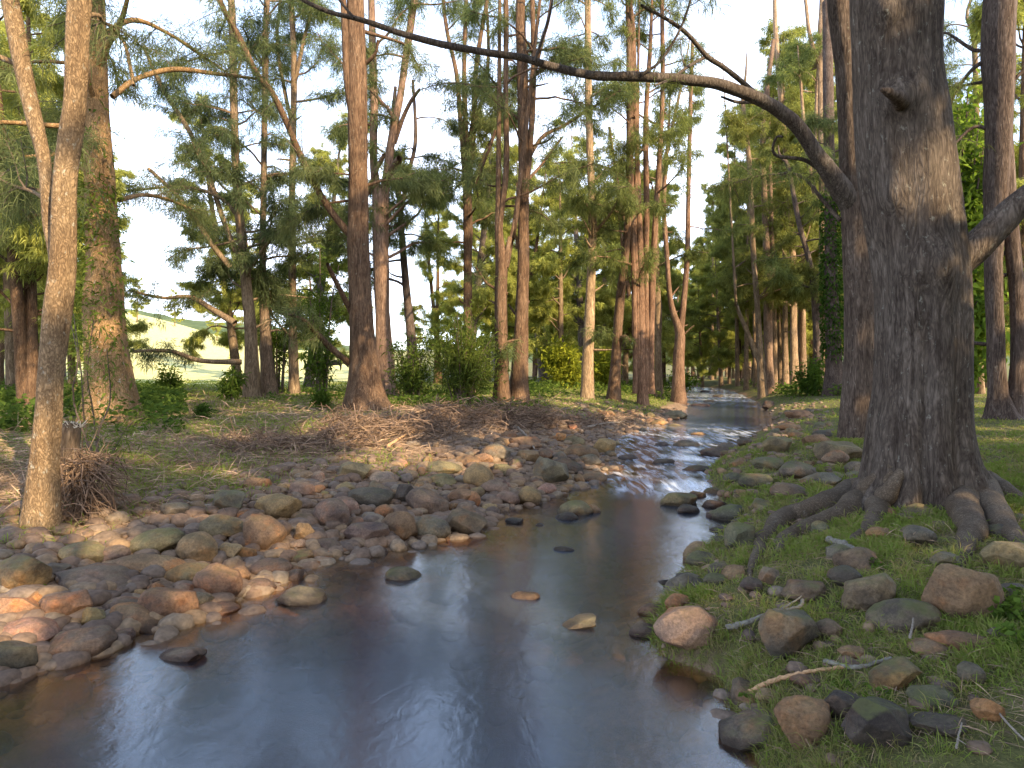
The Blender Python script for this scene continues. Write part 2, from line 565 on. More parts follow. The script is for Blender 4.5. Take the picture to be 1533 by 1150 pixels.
def water_material():
    m, nt, out = new_mat('creek_water')
    g = nt.nodes.new('ShaderNodeNewGeometry')
    depth, foam = attr(nt, 'depth'), attr(nt, 'foam')
    mp = nt.nodes.new('ShaderNodeMapping')
    mp.inputs['Scale'].default_value = (1.0, 0.55, 1)
    mp.inputs['Rotation'].default_value = (0, 0, R(-25))
    nt.links.new(g.outputs['Position'], mp.inputs['Vector'])
    h = math_(nt, 'ADD', math_(nt, 'MULTIPLY', noise(nt, mp.outputs[0], 2.2, 3, 0.5, 0.8), 1.0), math_(nt, 'MULTIPLY', noise(nt, mp.outputs[0], 11, 3, 0.6, 1.0), 0.22))
    nrm = bump(nt, h, 0.20, 0.03)
    gl = nt.nodes.new('ShaderNodeBsdfGlossy')
    gl.inputs['Roughness'].default_value = 0.18
    gl.inputs['Color'].default_value = (0.86, 0.93, 1.0, 1)
    nt.links.new(nrm, gl.inputs['Normal'])
    fr = nt.nodes.new('ShaderNodeFresnel')
    io = math_(nt, 'SUBTRACT', 2.5, math_(nt, 'MULTIPLY', g.outputs['Backfacing'], 2.5 - 1 / 2.5))   # same reflectance from either side
    nt.links.new(io, fr.inputs['IOR'])
    nt.links.new(nrm, fr.inputs['Normal'])
    # tannin water: clear at the edge, murky when deep
    tc = ramp(nt, depth, [(0.0, (0.85, 0.76, 0.60)), (0.3, (0.68, 0.49, 0.28)), (0.65, (0.36, 0.25, 0.15)), (1.0, (0.10, 0.08, 0.06))])
    tp = nt.nodes.new('ShaderNodeBsdfTransparent')
    nt.links.new(tc, tp.inputs['Color'])
    df = nt.nodes.new('ShaderNodeBsdfDiffuse')
    df.inputs['Color'].default_value = (0.065, 0.08, 0.12, 1)
    dm = nt.nodes.new('ShaderNodeMixShader')
    nt.links.new(ramp(nt, depth, [(0.25, (0, 0, 0)), (0.9, (0.5, 0.5, 0.5))]), dm.inputs[0])
    nt.links.new(tp.outputs[0], dm.inputs[1]); nt.links.new(df.outputs[0], dm.inputs[2])
    ms = nt.nodes.new('ShaderNodeMixShader')
    nt.links.new(fr.outputs[0], ms.inputs[0])
    nt.links.new(dm.outputs[0], ms.inputs[1]); nt.links.new(gl.outputs[0], ms.inputs[2])
    # white water
    fo = nt.nodes.new('ShaderNodeBsdfDiffuse')
    fo.inputs['Color'].default_value = (0.72, 0.76, 0.84, 1)
    mp2 = nt.nodes.new('ShaderNodeMapping')
    mp2.inputs['Scale'].default_value = (2.8, 0.5, 1)
    mp2.inputs['Rotation'].default_value = (0, 0, R(-28))
    nt.links.new(g.outputs['Position'], mp2.inputs['Vector'])
    fm = ramp(nt, noise(nt, mp2.outputs[0], 3.0, 5, 0.6, 0.6), [(0.42, (0, 0, 0)), (0.72, (1, 1, 1))])
    ff = math_(nt, 'MULTIPLY', foam, fm, True)
    m2 = nt.nodes.new('ShaderNodeMixShader')
    nt.links.new(ff, m2.inputs[0])
    nt.links.new(ms.outputs[0], m2.inputs[1]); nt.links.new(fo.outputs[0], m2.inputs[2])
    nt.links.new(m2.outputs[0], out.inputs['Surface'])
    return m
WATER = water_material()

# ------------------------------------------------------------------ ground sheet
def green_mask(X, Y):
    dl = xl(Y) - X
    dr = X - xr(Y)
    left = sstep(3.6, 7.0, dl) * 0.72 + sstep(0.3, 0.7, fbm2(X, Y, 0.8, 3, 5.5)) * 0.35 * sstep(1.6, 3, dl)
    left = np.maximum(left, sstep(17, 23, Y) * sstep(0.3, 1.3, dl) * 0.85)
    left = np.maximum(left, sstep(-0.42, -0.55, X / np.maximum(Y, 1)) * sstep(10, 14, Y) * 0.8)
    right = 0.78 * sstep(-0.02, 0.12, dr) + 0.1 * sstep(2, 5, dr)
    return np.where(dl > 0, left, np.where(dr > 0, right, 0))

def paddock_mask(X, Y):
    u = X / np.maximum(Y, 1)
    return sstep(30, 40, Y - 4 * fbm2(X, Y, 0.1, 2, 2.2)) * sstep(-0.13, -0.22, u)

ys = np.concatenate([np.linspace(-60, -6, 28), np.arange(-5, 1.6, 0.4), 1.6 * (1.0075 ** np.arange(0, 400)), ])
ys = np.concatenate([ys, ys[-1] * (1.05 ** np.arange(1, 72))])
ys = ys[ys < 1200]
xs_p = np.concatenate([np.arange(0, 7, 0.055), 7 * (1.028 ** np.arange(0, 190))])
xs_p = xs_p[xs_p < 1200]
xs = np.concatenate([-xs_p[::-1][:-1], xs_p])
GX, GY = np.meshgrid(xs, ys)
GZ = H(GX, GY)
V = np.stack([GX, GY, GZ], -1).reshape(-1, 3)
nx, ny = len(xs), len(ys)
ii = (np.arange(ny - 1)[:, None] * nx + np.arange(nx - 1)[None, :]).ravel()
Q = np.stack([ii, ii + 1, ii + nx + 1, ii + nx], 1)
dmax = np.maximum(xl(GY) - GX, GX - xr(GY))
bedm = 1 - sstep(-0.12, 0.05, dmax)
me = np_mesh('ground', V, Q, GROUND, True, None, {'green': green_mask(GX, GY).ravel(), 'bed': bedm.ravel(), 'paddock': paddock_mask(GX, GY).ravel()})
o = link('ground', me)
o['kind'] = 'structure'

# ------------------------------------------------------------------ water sheet
wy = np.concatenate([np.linspace(-55, -1, 20), np.linspace(-0.5, 14, 150), np.linspace(14.3, 40, 120), np.linspace(41, 120, 40)])
t = np.linspace(-0.06, 1.06, 70)
WY, Tt = np.meshgrid(wy, t, indexing='ij')
WX = xl(WY) - 0.35 + (xr(WY) - xl(WY) + 0.7) * (Tt + 0.06) / 1.12
WZ = water_z(WY)
rif = sstep(8.3, 9.4, WY) * (1 - sstep(17, 20, WY)) + sstep(28, 31, WY) * (1 - sstep(46, 50, WY))
rif = np.maximum(rif, 0.45 * sstep(9, 11, WY))
WZ = WZ + rif * 0.035 * fbm(np.stack([WX * 1.6, WY * 1.1, WX * 0], -1), 3)
dep = np.clip((WZ - H(WX, WY)) / 0.40, 0, 1)
# foam: the little drop at ~9 m, riffles above
WYn = WY + 1.6 * fbm(np.stack([WX * 0.9, WY * 0.35, WX * 0 + 3], -1), 3) * np.clip(WY / 12, 0, 2)
fo = np.exp(-((WY - (9.05 + 0.12 * WX)) / 0.32) ** 2) * sstep(1.15, 1.7, WX) * 1.1
fo = fo + 0.62 * sstep(9.0, 10.0, WY) * (1 - sstep(15, 21, WYn)) + 0.75 * sstep(27, 34, WYn)
me = np_mesh('creek_water', np.stack([WX, WY, WZ], -1).reshape(-1, 3),
             np.stack([(np.arange(len(wy) - 1)[:, None] * 70 + np.arange(69)[None, :]).ravel() + k for k in (0, 1, 71, 70)], 1)[:, ::-1],
             WATER, True, None, {'depth': dep.ravel(), 'foam': np.clip(fo, 0, 1).ravel()})
o = link('creek_water', me)
o['kind'] = 'structure'

# ------------------------------------------------------------------ far hills
HILL = plain_noise_mat('hill_forest', (0.05, 0.075, 0.03), (0.11, 0.14, 0.06), 0.06)
hx = np.linspace(-900, 900, 220)
hy = np.linspace(520, 1100, 60)
HXg, HYg = np.meshgrid(hx, hy)
rid = np.exp(-((HYg - 800) / 170.0) ** 2)
HZg = -6 + rid * (46 + 34 * fbm2(HXg, HYg * 0.3, 0.004, 4, 4.4) + 34 * sstep(-100, -500, HXg)) + rid * 5 * fbm2(HXg, HYg, 0.04, 3, 1.1)
ii = (np.arange(59)[:, None] * 220 + np.arange(219)[None, :]).ravel()
me = np_mesh('hills', np.stack([HXg, HYg, HZg], -1).reshape(-1, 3), np.stack([ii, ii + 1, ii + 221, ii + 220], 1), HILL, True, None, {'tone': np.full(HXg.size, 0.5)})
o = link('hills', me)
o['kind'] = 'structure'

# ------------------------------------------------------------------ foliage pieces
def kites(P, D, L, Wd, droop=0.15, tone=None, geo=None, m=0):
    """bent slender leaves: base point, direction, length, width"""
    n = len(P)
    S = unit(np.cross(D, unit(rng.normal(size=(n, 3)))))
    Lc = L[:, None]
    mid = P + D * Lc * 0.5
    end = P + D * Lc + np.array([0, 0, -1]) * Lc * droop
    w = Wd[:, None] * 0.5
    Vv = np.stack([P, mid + S * w, end, mid - S * w], 1).reshape(-1, 3)
    Qq = np.arange(4 * n).reshape(n, 4)
    geo.add(Vv, Q=Qq, m=m, tone=np.repeat(np.full(n, 0.5) if tone is None else tone, 4))

def needle_clumps(geo, tips, dirs, k, L, W, droop=0.35, m=1):
    n = len(tips)
    if n == 0: return
    P = np.repeat(tips, k, 0) + rng.normal(size=(n * k, 3)) * 0.06
    D = unit(np.repeat(dirs, k, 0) * 0.55 + rng.normal(size=(n * k, 3)) * 0.7 + np.array([0, 0, -droop]))
    tone = np.clip(np.repeat(rng.uniform(0.1, 0.85, n), k) + rng.normal(size=n * k) * 0.15, 0, 1)
    kites(P, D, rng.uniform(0.6, 1.15, n * k) * L, rng.uniform(0.7, 1.2, n * k) * W, 0.25, tone, geo, m)

def grow_limb(start, d0, length, r0, n=9, sag=0.25, wob=0.18):
    pts = [np.array(start, float)]
    d = np.array(d0, float)
    step = length / (n - 1)
    for i in range(n - 1):
        d = d + rng.normal(size=3) * wob * np.array([1, 1, 0.7]) + np.array([0, 0, -sag / n])
        d = d / np.linalg.norm(d)
        pts.append(pts[-1] + d * step)
    P = np.array(pts)
    rr = r0 * np.linspace(1, 0.22, n) ** 0.9
    return P, rr

DENS, KMUL, WMUL, LMUL = 3.0, 2.3, 1.0, 0.8

def dress_limb(crown, P, length, dens, k, L, W, droop, t0=0.3, spread=0.95):
    """side twigs with needles along a limb path"""
    n_tw = max(4, int(length * dens * DENS))
    W = W * WMUL
    k = int(k * KMUL)
    L = L * LMUL
    ts = rng.uniform(t0, 1.0, n_tw) ** 0.8
    seg = np.linspace(0, 1, len(P))
    tips, dirs = [], []
    for t in ts:
        p = np.array([np.interp(t, seg, P[:, c]) for c in range(3)])
        q = np.array([np.interp(min(t + 0.12, 1), seg, P[:, c]) for c in range(3)])
        ld = q - p
        ld = ld / max(np.linalg.norm(ld), 1e-6) if t < 0.9 else unit(P[-1] - P[-3])
        d = unit(ld * 0.7 + rng.normal(size=3) * spread * np.array([1, 1, 0.6]) + np.array([0, 0, 0.12]))
        tl = rng.uniform(0.45, 1.0) * (0.55 + 0.16 * length) * (1.15 - 0.5 * t)
        TP, tr = grow_limb(p, d, tl, 0.006 + 0.005 * tl, 5, 0.45, 0.16)
        Vt, Qt = tube(TP, tr, 3)
        crown.add(Vt, Q=Qt, m=0)
        nc = max(3, int(tl / 0.11))
        u = np.linspace(0.15, 1.0, nc)
        sg = np.linspace(0, 1, 5)
        C = np.stack([np.interp(u, sg, TP[:, c]) for c in range(3)], 1)
        tips.append(C + rng.normal(size=C.shape) * 0.04)
        dirs.append(np.tile(unit(TP[-1] - TP[0]), (nc, 1)))
    if tips:
        needle_clumps(crown, np.concatenate(tips), np.concatenate(dirs), k, L, W, droop)

class Tree:
    def __init__(s, name, base, seed=0):
        s.name, s.base, s.seed = name, np.array(base, float), seed
        s.trunk, s.crown, s.limbs = Geo(), Geo(), []
        s.stems = []
        s.extra = []
    def stem(s, P, rad, sides=12, n=None, rough=0.16, flare=0.0, flute=0.12):
        """a stem through P with radii rad (arrays of control values)"""
        PR = np.column_stack([P, rad])
        L = np.linalg.norm(np.diff(np.array(P), axis=0), axis=1).sum()
        n = n or int(np.clip(L * 3.2, 12, 90))
        PR = resample(PR, n)
        ph = rng.uniform(0, 6.3, 3)
        z0 = s.base[2]
        def fl(th, sv, PP):
            hgt = np.clip(PP[:, 2:3] - z0, 0, None)
            base = np.exp(-hgt / 0.5) * flare
            return 1 + (flute + base * 0.45) * (0.5 * np.sin(3 * th + ph[0] + hgt * 0.15) + 0.3 * np.sin(5 * th + ph[1] - hgt * 0.1) + 0.2 * np.sin(8 * th + ph[2])) + base
        Vt, Qt = tube(PR[:, :3], np.maximum(PR[:, 3], 0.008), sides, rough, s.seed * 3.7, fl)
        s.trunk.add(Vt, Q=Qt)
        s.stems.append(PR)
        return PR
    def limb(s, P, rad, sides=8, n=None, into=None, rough=0.15):
        PR = resample(np.column_stack([P, rad]), n or max(10, 5 * len(P)))
        Vt, Qt = tube(PR[:, :3], np.maximum(PR[:, 3], 0.006), sides, rough, s.seed + 2.2)
        (into or s.trunk).add(Vt, Q=Qt)
        return PR
    def grow(s, count, h0, h1, reach, up=(0.1, 0.8), dens=3.2, k=9, L=0.28, W=0.012, droop=0.4, az=None, rmul=1.0, sag=0.45, stem=None, t0=0.3):
        for i in range(count):
            PR = s.stems[stem if stem is not None else rng.integers(len(s.stems))]
            z = s.base[2] + rng.uniform(h0, h1)
            if z > PR[-1, 2]: z = rng.uniform(max(PR[0, 2], s.base[2] + h0 * 0.6), PR[-1, 2])
            j = int(np.clip(np.searchsorted(PR[:, 2], z), 0, len(PR) - 1))
            p, r = PR[j, :3], PR[j, 3]
            a = rng.uniform(0, 2 * np.pi) if az is None else R(rng.uniform(*az))
            e = rng.uniform(*up)
            frac = (z - s.base[2] - h0) / max(h1 - h0, 0.1)
            ln = reach * rng.uniform(0.55, 1.1) * (1.0 - 0.55 * frac)
            d = np.array([math.cos(a) * math.cos(e), math.sin(a) * math.cos(e), math.sin(e)])
            LP, lr = grow_limb(p, d, ln, min(0.5 * r, 0.012 + 0.014 * ln) * rmul, 10, sag)
            Vt, Qt = tube(LP, lr, 5)
            s.trunk.add(Vt, Q=Qt)
            dress_limb(s.crown, LP, ln, dens, k, L, W, droop, t0)
        return s
    def build(s, label, color=(0.16, 0.11, 0.08), leafcol=(1, 1, 1), bark=None, group='river oaks along the creek'):
        root = empty(s.name, s.base)
        tag(root, label, 'tree', group)
        link('trunk', s.trunk.mesh('trunk', [bark or BARK], s.base), root, color=color)
        if s.crown.n:
            link('crown', s.crown.mesh('crown', [TWIG, NEEDLE], s.base, False), root, color=leafcol)
        for nm, g, mats, c in s.extra:
            link(nm, g.mesh(nm, mats, s.base), root, color=c)
        return root

def px_tree(name, pts, Y=None, top=16.0, sides=12, seed=0, flare=0.35, lean=0.0, n=None, rough=0.16, flute=0.12):
    """pts: photo pixels (x, y, width) from the foot upward, all at the depth of the foot"""
    x0, y0, w0 = pts[0]
    if Y is None:
        Y = hit(x0, y0)[1]
    base = at(x0, y0, Y)
    base[2] = H(base[0], Y) - 0.02
    tr = Tree(name, base, seed)
    P = [np.array([base[0], Y, base[2] - 0.15])]
    rad = [w0 / F * Y / 2]
    for (x, y, w) in pts[1:]:
        q = at(x, y, Y)
        q[1] = Y + lean * (q[2] - base[2])
        P.append(q); rad.append(w / F * Y / 2)
    if P[-1][2] < top:
        d = P[-1] - P[-2]
        d = d / np.linalg.norm(d)
        d = unit(d + np.array([0, 0, 0.6]))
        L = (top - P[-1][2])
        P.append(P[-1] + d * L * 0.5 + np.array([rng.normal() * 0.25, rng.normal() * 0.25, 0])); rad.append(rad[-1] * 0.62)
        P.append(P[-1] + d * L * 0.5 + np.array([rng.normal() * 0.3, rng.normal() * 0.3, 0])); rad.append(0.02)
    tr.stem(P, rad, sides, n, rough, flare, flute)
    tr.Y = Y
    return tr

def px_limb(tr, pts, Y=None, dY=0.0, leafy=None, sides=8, into=None):
    Y = Y or tr.Y
    k = len(pts)
    P = [at(x, y, Y + dY * i / max(k - 1, 1)) for i, (x, y, w) in enumerate(pts)]
    rad = [w / F * Y / 2 for (x, y, w) in pts]
    PR = tr.limb(P, rad, sides, into=into)
    if leafy:
        ln = np.linalg.norm(np.diff(PR[:, :3], axis=0), axis=1).sum()
        dress_limb(tr.crown, PR[:, :3], ln, **leafy)
    return PR

LV = lambda Y, dens=2.6, k=9, droop=0.45, t0=0.3: dict(dens=dens, k=k, L=0.30, W=max(0.008, 0.00075 * Y), droop=droop, t0=t0)
TAN, RED, GREY, DARK = (0.25, 0.185, 0.12), (0.165, 0.105, 0.066), (0.17, 0.14, 0.125), (0.13, 0.10, 0.085)

#TREES
# ------------------------------------------------------------------ the trees of the photograph
# slim leaning trunk at the left edge
t1 = px_tree('river_oak', [(57, 795, 44), (66, 700, 35), (73, 620, 33), (76, 560, 32), (86, 470, 36), (94, 400, 35), (97, 280, 30), (105, 209, 31), (113, 150, 30), (116, 50, 31), (119, 0, 31), (122, -90, 28)],
             top=10, sides=28, seed=1, flare=0.3, n=110, rough=0.10)
px_limb(t1, [(90, 425, 22), (80, 370, 17), (73, 334, 17), (66, 243, 19), (50, 174, 23), (35, 104, 25), (19, 21, 25), (2, -70, 22), (-14, -180, 16)], dY=0.5, sides=16)
px_limb(t1, [(30, 97, 9), (5, 88, 8), (-25, 75, 6)], Y=t1.Y + 0.4)
px_limb(t1, [(88, 320, 7), (55, 290, 6), (20, 278, 5), (-30, 258, 4)], dY=1.2, leafy=LV(6, 4, 8))
t1.grow(4, 4.2, 5.5, 1.2, dens=4, k=9, L=0.24, W=0.007)
t1.grow(9, 6.4, 9.8, 3.6, dens=3, k=9, L=0.28, W=0.008, az=(-40, 70), up=(0.2, 0.8))
t1.build('slim leaning trunk with flaky grey bark forking low at the left edge', (0.29, 0.205, 0.12), (0.9, 0.95, 0.9), BARK_SPOT)

# stout sunlit trunk behind it
t2 = px_tree('river_oak', [(170, 634, 74), (168, 600, 64), (161, 540, 58), (156, 450, 54), (156, 400, 46), (150, 280, 41), (145, 175, 35), (141, 60, 31), (138, -60, 28), (130, -260, 24)],
             top=18, sides=28, seed=2, flare=0.28, n=110, rough=0.10)
px_limb(t2, [(143, 110, 12), (160, 70, 10), (178, 38, 8), (188, 10, 6), (196, -30, 4)], dY=-1.0)
px_limb(t2, [(164, 38, 6), (185, 62, 5), (194, 95, 5), (200, 128, 4)], dY=-1.2)
px_limb(t2, [(150, 55, 9), (200, 30, 8), (255, 52, 6), (300, 82, 5), (345, 112, 3)], dY=2.2, leafy=LV(13, 3.0, 9))
px_limb(t2, [(168, 145, 9), (205, 118, 8), (260, 104, 8), (320, 110, 7), (385, 118, 4)], dY=1.5, leafy=LV(13, 2.2, 8, 0.4))
px_limb(t2, [(135, 260, 8), (95, 235, 7), (40, 215, 6), (-30, 205, 4)], dY=1.6, leafy=LV(13, 3.5, 9))
px_limb(t2, [(135, 330, 9), (85, 318, 7), (20, 330, 6), (-50, 345, 4)], dY=2.5, leafy=LV(13, 3.8, 9))
px_limb(t2, [(178, 300, 7), (215, 292, 6), (255, 300, 5), (300, 320, 3)], dY=2.0, leafy=LV(13, 3, 9))
t2.grow(20, 4.0, 17, 3.6, dens=3.0, k=9, L=0.3, W=0.011)
shoots = Geo()
PR = t2.stems[0]
zz_ = np.concatenate([rng.normal(4.3, 0.35, 500), rng.normal(2.6, 0.6, 420), rng.uniform(1.0, 6.5, 260)])
j = np.clip(np.searchsorted(PR[:, 2], zz_), 0, len(PR) - 1)
a = rng.uniform(R(190), R(350), len(j))
nv = np.stack([np.cos(a), np.sin(a), rng.normal(size=len(j)) * 0.3], 1)
P = PR[j, :3] + nv * (PR[j, 3:4] + rng.uniform(-0.02, 0.22, (len(j), 1)))
kites(P, unit(nv * 0.5 + rng.normal(size=P.shape) * 0.7), rng.uniform(0.08, 0.18, len(j)), rng.uniform(0.02, 0.05, len(j)), 0.3, rng.uniform(0.2, 1, len(j)), shoots)
t2.extra.append(('leafy_shoots', shoots, [LEAF], (1, 1, 0.9)))
t2.build('stout sunlit trunk with mottled golden bark behind the slim leaning trunk', (0.35, 0.225, 0.11), (0.95, 1, 0.85), BARK_SPOT)

# the tall trunk left of centre
t8 = px_tree('river_oak', [(548, 613, 62), (546, 590, 50), (544, 545, 40), (539, 450, 33), (536, 370, 31), (536, 300, 28), (535, 180, 28), (534, 100, 27), (532, 0, 24), (530, -130, 22), (526, -300, 17)],
             top=19, sides=28, seed=3, flare=0.35, n=100, rough=0.08, flute=0.16)
px_limb(t8, [(533, 215, 12), (526, 165, 12), (519, 110, 11), (516, 40, 10), (511, -50, 8), (505, -150, 6)], dY=-0.3, sides=10)
px_limb(t8, [(524, 352, 11), (490, 308, 10), (455, 245, 10), (432, 190, 9), (408, 140, 9), (385, 112, 9), (360, 60, 8), (332, 8, 7), (312, -50, 6)], dY=-1.5, leafy=dict(dens=1.1, k=8, L=0.28, W=0.012, droop=0.4, t0=0.1))
px_limb(t8, [(527, 470, 9), (512, 440, 8), (498, 412, 7), (490, 395, 5)], dY=-1.0)
px_limb(t8, [(526, 545, 10), (500, 525, 9), (475, 500, 8), (455, 480, 6), (430, 470, 4)], dY=-1.3, leafy=LV(18, 3, 8))
px_limb(t8, [(548, 95, 6), (562, 80, 5), (566, 60, 4)], dY=-0.3)
t8.grow(4, 4.0, 6.5, 2.6, dens=4.5, k=11, L=0.28, W=0.014, droop=0.7, sag=0.9)
t8.grow(12, 8, 19, 3.4, dens=2.4, k=8, L=0.3, W=0.014)
t8.build('tall straight red-brown trunk with a fluted foot beside the debris mound', RED, (0.9, 0.95, 0.85))

# forked trunk just right of it
t9 = px_tree('river_oak', [(579, 583, 32), (577, 550, 27), (573, 470, 22), (571, 400, 23), (570, 330, 24), (570, 285, 24)], Y=23, top=6, sides=16, seed=4, flare=0.3, flute=0.2)
px_limb(t9, [(566, 300, 14), (559, 240, 12), (560, 160, 12), (558, 80, 11), (556, 0, 10), (553, -120, 8), (548, -260, 4)], sides=10)
px_limb(t9, [(573, 300, 16), (580, 262, 14), (585, 215, 12), (598, 150, 11), (607, 90, 11), (616, 30, 11), (624, -40, 9), (632, -200, 4)], dY=-0.8, sides=10)
px_limb(t9, [(574, 285, 12), (588, 252, 11), (598, 237, 9)], dY=-1)
px_limb(t9, [(590, 215, 8), (602, 180, 7), (615, 152, 6), (628, 134, 4)], dY=-1.2)
px_limb(t9, [(552, 290, 6), (560, 262, 7), (575, 232, 6)], dY=-1.2)
t9.stems.append(resample(np.array([[*at(559, 240, 23), 0.12], [*at(556, 0, 23), 0.1], [*at(548, -260, 23), 0.04]]), 20))
t9.stems.append(resample(np.array([[*at(590, 180, 22.4), 0.12], [*at(616, 30, 22.2), 0.1], [*at(632, -200, 22), 0.04]]), 20))
t9.grow(16, 6.5, 18, 3.6, dens=2.4, k=8, L=0.32, W=0.017)
t9.grow(4, 3.5, 6, 2.6, dens=3.4, k=8, L=0.3, W=0.017)
t9.build('trunk forking into two leaning stems with a broken stub behind the tall red-brown one', (0.27, 0.18, 0.13), (0.9, 1, 0.85))

def simple(label, pts, Y, color=RED, leaf=(0.95, 1, 0.85), top=17.0, g1=(12, 3.5, 16, 3.4), g2=None, limbs=(), seed=0, dens=2.2, k=8, forks=(), flute=0.1, lean=0.0, flare=0.3, droop=0.4):
    tr = px_tree('river_oak', pts, Y, top, 12, seed, flare, flute=flute, lean=lean)
    for f in forks:
        Pf = [at(x, y, Y) for (x, y, w) in f]
        rf = [w / F * Y / 2 for (x, y, w) in f]
        d = unit(unit(Pf[-1] - Pf[-2]) + np.array([0, 0, 0.8]))
        if Pf[-1][2] < top:
            Pf.append(Pf[-1] + d * (top - Pf[-1][2])); rf.append(0.02)
        PR = tr.limb(Pf, rf, 9, n=30)
        tr.stems.append(PR)
    PR0 = tr.stems[0]
    for _ in range(5):
        j = rng.integers(len(PR0) // 10, int(len(PR0) * 0.7))
        a = rng.uniform(0, 6.28); e = rng.uniform(-0.1, 0.9); ln = rng.uniform(0.15, 0.7)
        d = np.array([math.cos(a) * math.cos(e), math.sin(a) * math.cos(e), math.sin(e)])
        q = PR0[j, :3]
        tr.limb([q, q + d * (PR0[j, 3] + ln * 0.5), q + d * (PR0[j, 3] + ln) + np.array([0, 0, rng.normal() * 0.06])], [0.045, 0.032, 0.014], 6)
    for l in limbs:
        px_limb(tr, l, dY=rng.uniform(-1.5, 1.5), leafy=LV(Y, 2.2, 8))
    for g in (g1, g2):
        if g: tr.grow(int(g[0] * (1.5 if Y > 27 else 1.35)), *g[1:], dens=dens, k=k, L=0.33, W=0.00078 * Y, droop=droop)
    tr.build(label, color, leaf)
    return tr

# darker stand between the stout left trunk and the tall one
simple('dark trunk with a long low limb reaching left above the bright paddock', [(377, 592, 24), (375, 500, 18), (366, 400, 15), (354, 270, 12), (349, 100, 11), (346, 0, 10)], 21.5, TAN, (0.62, 0.72, 0.72),
       limbs=[[(362, 395, 9), (338, 340, 8), (315, 270, 8), (285, 200, 7), (242, 130, 7), (215, 70, 4)], [(345, 400, 9), (320, 370, 8), (290, 325, 7), (262, 290, 6), (222, 252, 5)],
              [(352, 484, 11), (322, 466, 9), (285, 445, 7), (245, 446, 5), (196, 436, 4)], [(362, 542, 8), (300, 540, 7), (255, 526, 6), (195, 526, 4)], [(360, 330, 6), (330, 296, 5), (270, 280, 5), (175, 288, 3)]],
       g1=(16, 2.0, 9, 3.6), g2=(8, 9, 17, 3), seed=5, dens=2.8)
simple('slender dark trunk touching the trunk with the long low limb', [(403, 592, 22), (397, 500, 15), (393, 400, 10), (395, 250, 9), (397, 100, 9), (400, 0, 8)], 22.5, (0.2, 0.145, 0.1), (0.65, 0.75, 0.7), g1=(9, 3, 10, 3), g2=(6, 10, 17, 2.6), seed=6)
simple('narrow pale trunk standing alone left of the tall red-brown one', [(440, 592, 15), (438, 470, 12), (437, 300, 10), (440, 100, 9), (436, 0, 8)], 24, TAN, (0.65, 0.75, 0.7), g1=(9, 1.8, 8, 3.0), g2=(6, 9, 17, 3), seed=7,
       limbs=[[(442, 120, 7), (455, 60, 6), (470, 0, 5), (480, -60, 3)], [(440, 200, 6), (425, 130, 6), (415, 60, 5), (420, 0, 4)]])
simple('thin crooked trunk behind the small green bush', [(622, 588, 18), (615, 500, 14), (607, 420, 11), (601, 340, 9), (598, 290, 8)], 26, DARK, (0.8, 0.9, 0.8), top=9,
       forks=[[(599, 310, 8), (592, 255, 7), (586, 200, 6), (592, 130, 5)], [(600, 320, 7), (610, 265, 6), (622, 210, 6), (618, 120, 4)]], g1=(13, 4, 12, 3.2), seed=8, flute=0.05)
simple('trunk splitting into four upright stems above the bamboo-like bush', [(702, 590, 18), (700, 500, 13), (700, 400, 13), (700, 320, 15), (699, 250, 13)], 26, RED, (0.9, 0.95, 0.8), top=7,
       forks=[[(697, 270, 9), (690, 190, 8), (683, 110, 7), (668, 40, 6), (660, -40, 5)], [(699, 260, 9), (696, 160, 8), (695, 90, 7), (698, 0, 6)], [(702, 270, 9), (709, 190, 9), (712, 110, 8), (722, 40, 6), (735, -30, 5)], [(709, 195, 6), (724, 140, 6), (731, 80, 5), (728, 0, 4)],
              [(708, 280, 5), (728, 225, 5), (748, 190, 4)]],
       g1=(20, 5.5, 16, 3.2), g2=(5, 3, 6, 2.4), seed=9)
simple('pair of close trunks rising behind the bamboo-like bush', [(752, 606, 24), (751, 560, 20), (750, 450, 19), (751, 390, 18), (748, 340, 10), (758, 250, 9), (757, 150, 8), (757, 0, 8)], 19.5, RED, (0.9, 0.95, 0.8),
       forks=[[(747, 420, 11), (745, 340, 9), (746, 270, 8)], [(756, 400, 12), (766, 350, 10), (774, 310, 8)]], g1=(9, 5, 16, 3), seed=10, dens=2, flute=0.22,
       limbs=[[(742, 195, 5), (730, 230, 4), (712, 275, 4)], [(760, 440, 5), (730, 425, 4), (712, 400, 4)]])
simple('thick dark red-brown trunk forking high right of the close pair', [(775, 593, 30), (777, 555, 24), (782, 430, 18), (783, 350, 17), (783, 240, 16), (781, 100, 16), (779, 0, 14)], 20, RED, (0.85, 0.95, 0.8),
       forks=[[(787, 290, 9), (795, 200, 9), (799, 100, 8), (797, 0, 7)], [(800, 110, 6), (812, 60, 6), (826, 0, 5)]], g1=(12, 6, 17, 3.2), seed=11, flute=0.18, dens=2.2,
       limbs=[[(790, 240, 6), (812, 205, 6), (845, 188, 5), (880, 165, 4), (930, 135, 3)], [(790, 270, 5), (812, 245, 4), (842, 205, 3)], [(770, 510, 8), (756, 520, 6), (745, 525, 5)]])
simple('slim trunk lit pale gold on its upper half beside the yellow-green bush', [(878, 588, 19), (880, 530, 17), (884, 430, 14), (887, 350, 13), (884, 250, 11), (881, 150, 11), (880, 0, 9)], 24, (0.36, 0.26, 0.16), (1, 1.05, 0.75), g1=(12, 4.5, 16, 3.2), seed=12, dens=2.2,
       limbs=[[(885, 510, 6), (893, 504, 6), (900, 497, 3)], [(893, 345, 5), (915, 318, 4), (933, 285, 3)]])
